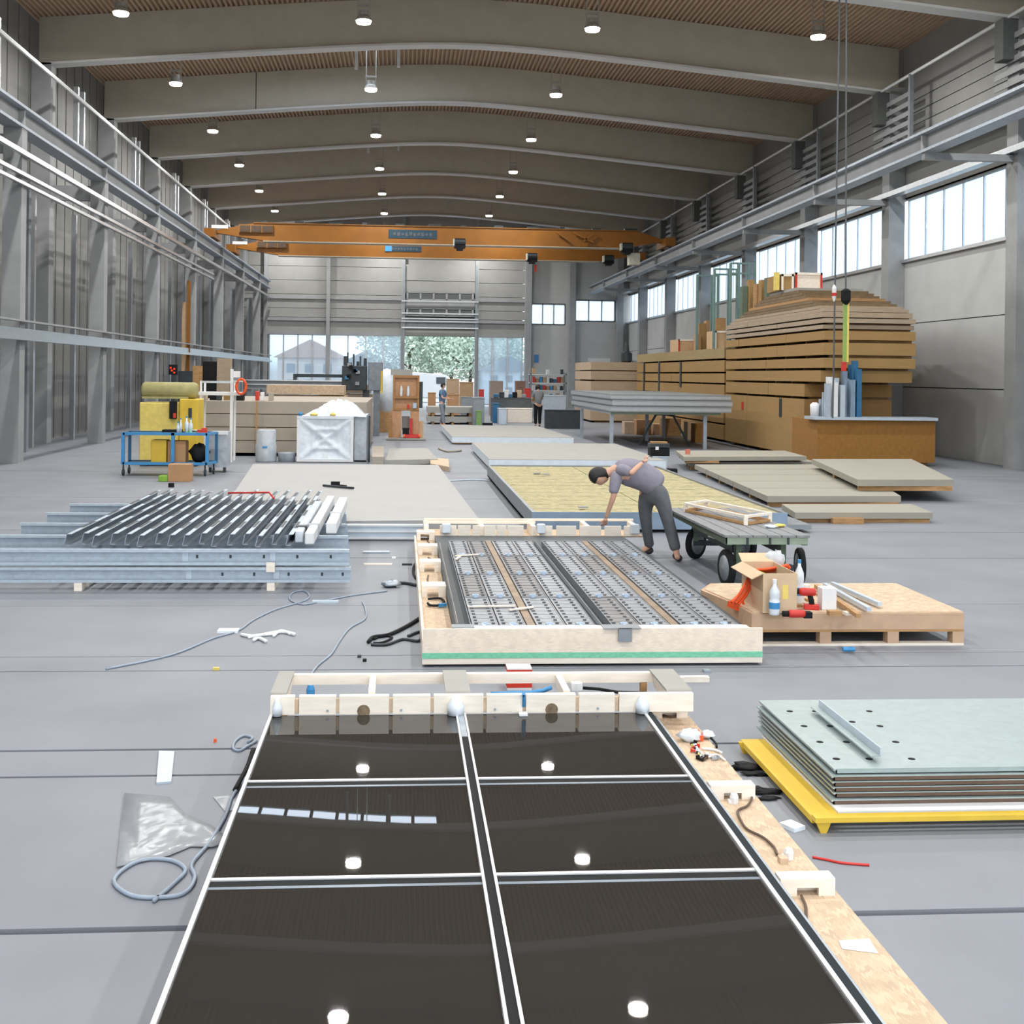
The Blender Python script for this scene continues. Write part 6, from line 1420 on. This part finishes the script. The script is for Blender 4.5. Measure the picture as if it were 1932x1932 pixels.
# goods shelf
Y = 68; x0, x1 = PX(1000,Y,740), PX(1069,Y,740)
t = thing('goods_shelf', 'metal shelf full of small goods against the rear wall', 'shelf', ((x0+x1)/2,Y,0))
lv = [PZ(1030,y,Y) for y in (758,736,722,706)]
for x in (x0,x1-.08): 
    for y in (Y,Y+.8): obj('upright', MB().box(x,x+.08,y,y+.08,0,lv[-1]+.1), MT['steel'], t)
for z in lv: obj('shelf_board', MB().box(x0,x1,Y,Y+.88,z-.05,z), MT['alu'], t)
r = random.Random(6); ci = 0
cn = [('card','brown'),('blued','dark blue'),('white','white'),('bluep','blue'),('redp','red'),('steeld','dark grey'),('pinel','tan')]
lvn = ['lowest','second','third','top']
for li, z in enumerate(lv):
    for k in range(9 if li < 3 else 3):
        m, cnm = cn[(k*3+li*2)%7]; x = x0+.15+(x1-x0-.5)*k/(8 if li < 3 else 2); w = .16; hmax = (lv[li+1]-z-.1) if li < 3 else .5
        h = hmax*(.5+.45*r.random())
        item('shelf_box', '%s box on the %s board of the goods shelf, %s from the left' % (cnm, lvn[li], ['first','second','third','fourth','fifth','sixth','seventh','eighth','ninth'][k]), 'box', MB().box(x,x+w,Y+.1,Y+.5,z+.001,z+h), m, 'boxes on the goods shelf')
o = thing('wall_notice', 'blue notice on the rear wall right of the glazing', 'sign', (PX(1012,YB-.05,678),YB-.05,3.2)); 
obj('sheet', MB().box(PX(1008,YB,678),PX(1016,YB,678),YB-.05,YB-.01,PZ(1012,684,YB),PZ(1012,669,YB)), MT['bluep'], o)
# ================================================================ YARD BEHIND THE GLAZING
def tree(lab, x, y, h, r, seed):
    t = thing('yard_tree', lab, 'tree', (x,y,-.05), 'trees beyond the gate'); rr = random.Random(seed)
    obj('trunk', MB().tube([(x,y,-.05),(x+.2,y,h*.3),(x,y,h*.6)], .22, 7, r1=.1), MT['bark'], t)
    for k in range(3): obj('branch', MB().tube([(x,y,h*(.3+.08*k)),(x+(k-1)*r*.5,y-.3,h*(.5+.08*k))], .1, 5, r1=.04), MT['bark'], t)
    b = MB()
    for i in range(5000):
        th = rr.random()*2*PI; u = rr.random()**.4; ph = math.acos(2*rr.random()-1)
        c = Vector((x+r*u*math.sin(ph)*math.cos(th), y+r*u*math.sin(ph)*math.sin(th), h*.6+h*.42*u*math.cos(ph))); s = .14+.12*rr.random()
        a = Vector((rr.uniform(-1,1),rr.uniform(-1,1),rr.uniform(-1,1))).normalized()*s; d = Vector((rr.uniform(-1,1),rr.uniform(-1,1),rr.uniform(-1,1))).normalized()*s*.6
        n0 = len(b.v); b.v += [tuple(c-a), tuple(c+d), tuple(c+a), tuple(c-d)]; b.f.append((n0,n0+1,n0+2,n0+3))
    o = obj('foliage', b, MT['leaf'], t); o['kind'] = 'stuff'
for k,(px,y,h,r,lab) in enumerate(((770,120,10,5.5,'pale green tree behind the gate, left one'),(812,128,12,6.5,'pale green tree behind the gate, second from left'),(850,122,11,5.5,'pale green tree behind the gate, third from left'),(885,116,9,4.5,'pale green tree behind the gate, right one'),(940,135,8,4,'distant tree behind the right-hand glazing'))):
    tree(lab, PX(px,y,700), y, h, r, 100+k)
# white van
x = PX(818,97,720)
t = thing('white_van', 'white van parked outside the open gate', 'van', (x,97,-.05))
obj('body', MB().ext([(x-2.0,.35),(x+2.3,.35),(x+2.3,1.3),(x+1.6,1.5),(x+1.0,2.25),(x-1.7,2.45),(x-2.0,2.2)], 96, 98, 'y'), MT['white'], t, bevel=.05)
obj('windscreen', MB().bar((x+1.1,95.98,1.85),(x+1.45,95.98,1.5),.03,.3), MT['steeld'], t); obj('side_window', MB().box(x+.2,x+.95,95.97,96,1.5,2.05), MT['steelb'], t)
for dx in (-1.3,1.4): obj('wheel', MB().lathe([(.2,-.1),(.33,-.1),(.33,.1),(.2,.1)], (x+dx,96.05,.29), 16, axis='y'), MT['black'], t)
# buildings across the yard
def house(lab, px, Y, w, h, m, roof):
    x = PX(px,Y,700); t = thing('yard_building', lab, 'building', (x,Y,-.05), 'buildings across the yard')
    obj('wall', MB().box(x-w/2,x+w/2,Y,Y+8,-.05,h), MT[m], t)
    obj('roof', MB().ext([(x-w/2-.4,h),(x+w/2+.4,h),(x,h+w*.28)], Y-.4, Y+8.4, 'y'), MT[roof], t)
    for k in range(3):
        for j in range(2): obj('window', MB().box(x-w*.36+k*w*.28,x-w*.36+k*w*.28+w*.13,Y-.05,Y,h*(.18+.42*j),h*(.42+.42*j)), MT['steelb2'], t)
house('brick-coloured house behind the left glazing', 585, 118, 6.5, 3.8, 'brick', 'roofred')
house('pale house behind the second glazing from the left', 690, 130, 8, 2.6, 'wallw', 'steelb2')
house('pale low building behind the right-hand glazing', 962, 110, 5.0, 2.7, 'wallw', 'steelb2')
for k,(px,Y,w,h,m,lab) in enumerate(((640,95,4,.9,'osbd','timber pile in the yard behind the drilling head'),(600,92,3,.6,'osbd','timber pile in the yard left of the drilling head'),(530,90,3.2,.9,'steel','grey container low behind the leftmost panes'))):
    x = PX(px,Y,720); o = thing('yard_pile', lab, 'pile', (x,Y,-.05)); 
    for j in range(3): obj('layer', MB().box(x-w/2+.1*j,x+w/2-.06*j,Y,Y+1.5,-.05+.33*j*h+.02,-.05+.33*(j+1)*h), MT[m], o)
# ================================================================ PEOPLE
def skin(name, verts, edges, mat, parent, sub=2, root=0, smooth=True):
    """verts: (x,y,z,r) ; one continuous skinned surface"""
    org = ORG[root_of(parent).name] if parent else Vector((0,0,0))
    me = bpy.data.meshes.new(name); me.from_pydata([(v[0]-org[0],v[1]-org[1],v[2]-org[2]) for v in verts], edges, [])
    o = bpy.data.objects.new(name, me); COL.objects.link(o)
    m = o.modifiers.new('skin','SKIN'); m.use_smooth_shade = True
    for i, v in enumerate(verts):
        sv = me.skin_vertices[0].data[i]; r = v[3]; sv.radius = (r, r) if not isinstance(r, tuple) else r; sv.use_root = (i == root)
    s = o.modifiers.new('sub','SUBSURF'); s.levels = sub; s.render_levels = sub
    me.materials.append(mat)
    if parent: o.parent = parent
    return o
def chain(vs, es, start, pts):
    """append a chain of (x,y,z,r) hanging off vertex index start"""
    k = start
    for p in pts:
        vs.append(p); es.append((k, len(vs)-1)) if k is not None else None; k = len(vs)-1
    return k
def head_mesh(c, fwd, up, s, parent, hairmat, skinmat):
    """a head with brow, nose, mouth, ears and a hair cap; c centre, s half height"""
    fwd = Vector(fwd).normalized(); up = Vector(up); up = (up-fwd*up.dot(fwd)).normalized(); rt = fwd.cross(up)
    def T(a, b_, d): return c+rt*a*s+fwd*b_*s+up*d*s
    nu, nv = 20, 14; b = MB()
    for j in range(nv+1):
        ph = PI*j/nv; zz = math.cos(ph); rr = math.sin(ph)
        for i in range(nu):
            th = 2*PI*i/nu; x = rr*math.cos(th)*.70; y = rr*math.sin(th)*.84
            if zz < 0: x *= 1+.28*zz; y = y*(1+.16*zz)+(.10*(-zz) if y > 0 else .06*zz*0)
            if y > 0:
                y += .16*math.exp(-((x/.13)**2+((zz+.12)/.2)**2))            # nose
                y -= .07*math.exp(-(((abs(x)-.28)/.13)**2+((zz-.1)/.12)**2))  # eye sockets
                y += .04*math.exp(-((x/.2)**2+((zz+.48)/.07)**2))            # lips
                y += .05*math.exp(-((x/.2)**2+((zz+.8)/.15)**2))
            b.v.append(tuple(T(x, y, zz)))
    b.f = [(j*nu+i, j*nu+(i+1)%nu, (j+1)*nu+(i+1)%nu, (j+1)*nu+i) for j in range(nv) for i in range(nu)]
    h = obj('head', b, skinmat, parent, smooth=True)
    for sgn in (-1,1):
        ear = MB(); pr_ = [(.16,-.02),(.17,.03),(.06,.06)]
        for q_, (er, et) in enumerate(pr_): ear.v += [tuple(T(sgn*(.66+et), -.06+er*.7*math.cos(k*PI/4), er*math.sin(k*PI/4))) for k in range(8)]
        ear.f = [(i*8+k, i*8+(k+1)%8, (i+1)*8+(k+1)%8, (i+1)*8+k) for i in range(2) for k in range(8)]+[tuple(range(8)), tuple(range(16,24))]
        obj('ear', ear, skinmat, h, smooth=True)
        e_ = MB(); e_.v = [tuple(T(sgn*.28+.06*math.cos(a), .74, .1+.035*math.sin(a))) for a in [k*PI/4 for k in range(8)]]; e_.f = [tuple(range(8))]
        obj('eye', e_, MT['black'], h)
    e_ = MB(); e_.v = [tuple(T(x_, .86-.25*x_*x_, z_)) for x_, z_ in ((-.17,-.46),(.17,-.46),(.12,-.5),(-.12,-.5))]; e_.f = [(0,1,2,3)]
    obj('mouth', e_, MT['lip'], h)
    b = MB()
    for j in range(nv//2+5):
        ph = PI*j/nv; zz = math.cos(ph); rr = math.sin(ph)
        for i in range(nu):
            th = 2*PI*i/nu; x = rr*math.cos(th)*.77; y = rr*math.sin(th)*.92
            if zz < .3 and y > .35: x *= .9; y = .35+(y-.35)*.2; zz_ = max(zz,.25)
            else: zz_ = zz
            b.v.append(tuple(T(x, y-.03, zz_*1.07)))
    nn = nv//2+5
    b.f = [(j*nu+i, j*nu+(i+1)%nu, (j+1)*nu+(i+1)%nu, (j+1)*nu+i) for j in range(nn-1) for i in range(nu)]
    obj('hair', b, hairmat, parent, smooth=True)
    return h
def hand(wr, d, side, palmn, parent, mat, s=1.0, curl=.5):
    """five-fingered hand: wr wrist point, d pointing direction, side = thumb direction, palmn = palm normal"""
    d = Vector(d).normalized(); side = Vector(side); side = (side-d*side.dot(d)).normalized(); pn = d.cross(side)
    if pn.dot(Vector(palmn)) < 0: pn = -pn
    vs = [(*wr, .026*s), (*(wr+d*.045*s), (.036*s,.02*s)), (*(wr+d*.085*s), (.04*s,.018*s))]; es = [(0,1),(1,2)]
    skin('palm', vs, es, mat, parent, 2)
    for k, (off, ln) in enumerate(((.032,.075),(.011,.085),(-.011,.08),(-.031,.062))):
        b0 = wr+d*.075*s+side*off*s; p = b0; q = d
        pts = [(*p, .0095*s)]
        for j in range(3):
            q = (q+pn*curl*(.35+.2*j)).normalized(); p = p+q*ln*s/2.6; pts.append((*p, (.009-.001*j)*s))
        skin('finger', pts, [(0,1),(1,2),(2,3)], mat, parent, 1)
    b0 = wr+d*.03*s+side*.025*s; p1 = b0+(d*.5+side*.8).normalized()*.038*s; p2 = p1+(d*.85+side*.35+pn*.3).normalized()*.035*s
    skin('thumb', [(*b0,.012*s),(*p1,.011*s),(*p2,.009*s)], [(0,1),(1,2)], mat, parent, 1)
def V4(p, r): return (p[0], p[1], p[2], r)
# ---- the bending worker, right of the plated module
def W(px, py, Y): return P(px, py, Y=Y)
YW = 14.45
pel = W(1228,912,YW); 
t = thing('person', 'worker in mauve-grey T-shirt and grey trousers bending over the plated module', 'person', (pel[0]-.05, YW, 0))
lfoot = W(1227,1040,15.0); lfoot[2] = .07; rfoot = W(1282,1050,14.35); rfoot[2] = .07
hipL = W(1215,925,YW+.10); hipR = W(1243,922,YW-.10)
kneeL = W(1219,985,YW+.22); kneeR = W(1258,975,YW-.06)
ankL = Vector((W(1226,1035,14.85)[0], 14.85, .12)); ankR = Vector((W(1276,1040,14.4)[0], 14.4, .12))
waist = W(1222,903,YW); chest = W(1190,890,YW-.02); neckb = W(1160,885,YW-.03); neck = W(1148,893,YW-.04); headc = W(1130,898,YW-.05)
shL = W(1160,880,YW+.17); shR = W(1166,900,YW-.20)
elL = W(1192,906,YW+.1); 
# near (right) arm reaches down to the module edge, far (left) arm bent with the hand on the back
elR = W(1157,938,YW-.22); wrR = W(1143,978,YW-.1); 
elB = W(1189,893,YW-.33); wrB = W(1213,871,YW-.2)
# body
vs = []; es = []
vs.append(V4(pel,.07)); 
i1 = chain(vs, es, 0, [V4(waist,.08), V4((waist+chest)/2,.10), V4(chest,.11), V4(neckb,.07), V4(neck,.056), V4(headc,.06)])
chain(vs, es, 0, [V4(hipL,.07), V4(kneeL,.06), V4(ankL,.042), V4(Vector((ankL[0]-.12,ankL[1]-.05,.05)),.035)])
chain(vs, es, 0, [V4(hipR,.07), V4(kneeR,.06), V4(ankR,.042), V4(Vector((ankR[0]-.02,ankR[1]-.16,.05)),.035)])
chain(vs, es, 3, [V4(shR,.055), V4(elR,.037), V4(wrR,.025)])
skin('body', vs, es, MT['skin'], t, 2)
# shirt
vs = [V4(W(1245,921,YW),.168)]; es = []
chain(vs, es, 0, [V4(W(1231,909,YW),.19), V4(W(1208,896,YW),.20), V4(W(1188,891,YW),.20), V4(W(1170,888,YW),.17), V4(W(1157,888,YW),.09)])
sh_ = skin('t_shirt', vs, es, MT['shirt'], t, 2)
skin('sleeve', [V4(W(1168,892,YW-.12),.10), V4(W(1162,904,YW-.19),.085), V4(W(1159,921,YW-.21),.068), V4(W(1156,933,YW-.22),.062)], [(0,1),(1,2),(2,3)], MT['shirt'], sh_, 2)
skin('sleeve', [V4(W(1168,888,YW-.14),.10), V4(W(1176,886,YW-.24),.078), V4(W(1185,890,YW-.30),.066), V4(W(1190,892,YW-.33),.056)], [(0,1),(1,2),(2,3)], MT['shirt'], sh_, 2)
skin('forearm_on_back', [V4(W(1187,891,YW-.31),.034), V4(W(1191,893,YW-.34),.037), V4(W(1201,883,YW-.30),.034), V4(W(1212,873,YW-.24),.026)], [(0,1),(1,2),(2,3)], MT['skin'], t, 2)
# trousers
vs = [V4(W(1233,921,YW),.145)]; es = []
chain(vs, es, 0, [V4(W(1241,907,YW),.165)])
chain(vs, es, 0, [V4(W(1217,944,YW+.12),.105), V4(W(1217,966,YW+.18),.09), V4(kneeL,.078), V4(W(1222,1012,14.78),.068), V4(Vector((ankL[0],ankL[1],.10)),.066)])
chain(vs, es, 0, [V4(W(1250,944,YW-.10),.11), V4(W(1254,960,YW-.08),.095), V4(kneeR,.086), V4(W(1268,1010,14.42),.078), V4(Vector((ankR[0],ankR[1],.11)),.072)])
skin('trousers', vs, es, MT['trouser'], t, 2)
for a, d in ((ankL, Vector((-.9,-.3,0))), (ankR, Vector((.2,-1,0)))):
    d.normalize(); skin('shoe', [V4(a+Vector((0,0,-.045))-d*.05,.055), V4(a+Vector((0,0,-.07))+d*.03,.048), V4(a+Vector((0,0,-.08))+d*.13,.038)], [(0,1),(1,2)], MT['shoe'], t, 2)
hd = head_mesh(headc, (.05,-.35,-.95), (-.93,-.15,.05), .125, t, MT['hair'], MT['skin'])
hand(wrR, (W(1139,995,YW)-wrR), (-1,-.3,0), (0,1,0), t, MT['skin'], 1.0, .35)
hand(wrB, (.6,.5,.2), (0,-.3,1), (0,1,-.3), t, MT['skin'], .9, .6)
# ---- standing figures
def stander(lab, px, Y, h, facing, shirt, pants, pose, extra=None):
    x = PX(px,Y,790); t = thing('person', lab, 'person', (x,Y,0)); s = h/1.75
    f = Vector(facing).normalized(); r = f.cross(Vector((0,0,1)))
    def Q(a, b_, z): return Vector((x,Y,0))+r*a*s+f*b_*s+Vector((0,0,z*s))
    L, R = pose.get('feet', ((-.1,0),(.1,0)))
    pv = Q(0,0,.95)
    vs = [V4(pv,.09*s)]; es = []
    chain(vs, es, 0, [V4(Q(0,0,1.12),.085*s), V4(Q(0,.01,1.32),.10*s), V4(Q(0,.0,1.46),.07*s), V4(Q(0,.02,1.52),.05*s), V4(Q(0,.03,1.60),.05*s)])
    for sg, ft in ((-1,L),(1,R)):
        chain(vs, es, 0, [V4(Q(sg*.1,0,.88),.085*s), V4(Q((sg*.1+ft[0])/2,ft[1]*.5+.03,.48),.055*s), V4(Q(ft[0],ft[1],.09),.04*s), V4(Q(ft[0],ft[1]+.12,.04),.032*s)])
    hands = []
    for sg, (el, wr) in ((-1,pose['armL']),(1,pose['armR'])):
        chain(vs, es, 2, [V4(Q(sg*.18,0,1.42),.05*s), V4(Q(*el),.036*s), V4(Q(*wr),.025*s)]); hands.append((sg, Q(*el), Q(*wr)))
    skin('body', vs, es, MT['skin'], t, 2)
    vs = [V4(Q(0,0,.90),.15*s)]; es = []
    chain(vs, es, 0, [V4(Q(0,0,1.12),.15*s), V4(Q(0,.0,1.32),.165*s), V4(Q(0,0,1.43),.09*s)])
    for sg, (el, wr) in ((-1,pose['armL']),(1,pose['armR'])):
        e_ = Q(*el); sh = Q(sg*.18,0,1.42); chain(vs, es, 2, [V4(sh,.07*s), V4(sh.lerp(e_,.75),.055*s)])
    skin('shirt', vs, es, MT[shirt], t, 2)
    vs = [V4(Q(0,0,.94),.135*s)]; es = []
    for sg, ft in ((-1,L),(1,R)):
        chain(vs, es, 0, [V4(Q(sg*.1,0,.84),.10*s), V4(Q((sg*.1+ft[0])/2,ft[1]*.5+.03,.48),.078*s), V4(Q(ft[0],ft[1],.12),.062*s)])
        skin('shoe', [V4(Q(ft[0],ft[1]-.04,.05),.045*s), V4(Q(ft[0],ft[1]+.12,.04),.036*s)], [(0,1)], MT[pose.get('shoe','shoe')], t, 2)
    skin('trousers', vs, es, MT[pants], t, 2)
    head_mesh(Q(0,.03,1.645), f+Vector((0,0,pose.get('nod',-.2))), (0,0,1), .112*s, t, MT['hair'], MT['skin'])
    for sg, el, wr in hands: hand(wr, wr-el, f+r*(-sg)*.3, r*(-sg), t, MT['skin'], s, .4)
    return t
stander('worker in blue and grey overalls standing beside the low board pile', 834, 51.3, 1.92, (.9,-.45,0), 'blueov', 'greyov', dict(armL=((-.25,.1,1.15),(-.12,.34,1.1)), armR=((.25,.12,1.15),(.12,.36,1.12)), feet=((-.14,-.12),(.14,.14)), shoe='white', nod=-.5))
stander('worker in grey shirt and black trousers standing with back turned near the bench', 1015, 51.3, 1.9, (-.3,1,0), 'greysh', 'black', dict(armL=((-.24,.1,1.15),(-.14,.28,1.2)), armR=((.24,.08,1.14),(.16,.25,1.18)), feet=((-.1,0),(.1,.05)), nod=-.35))
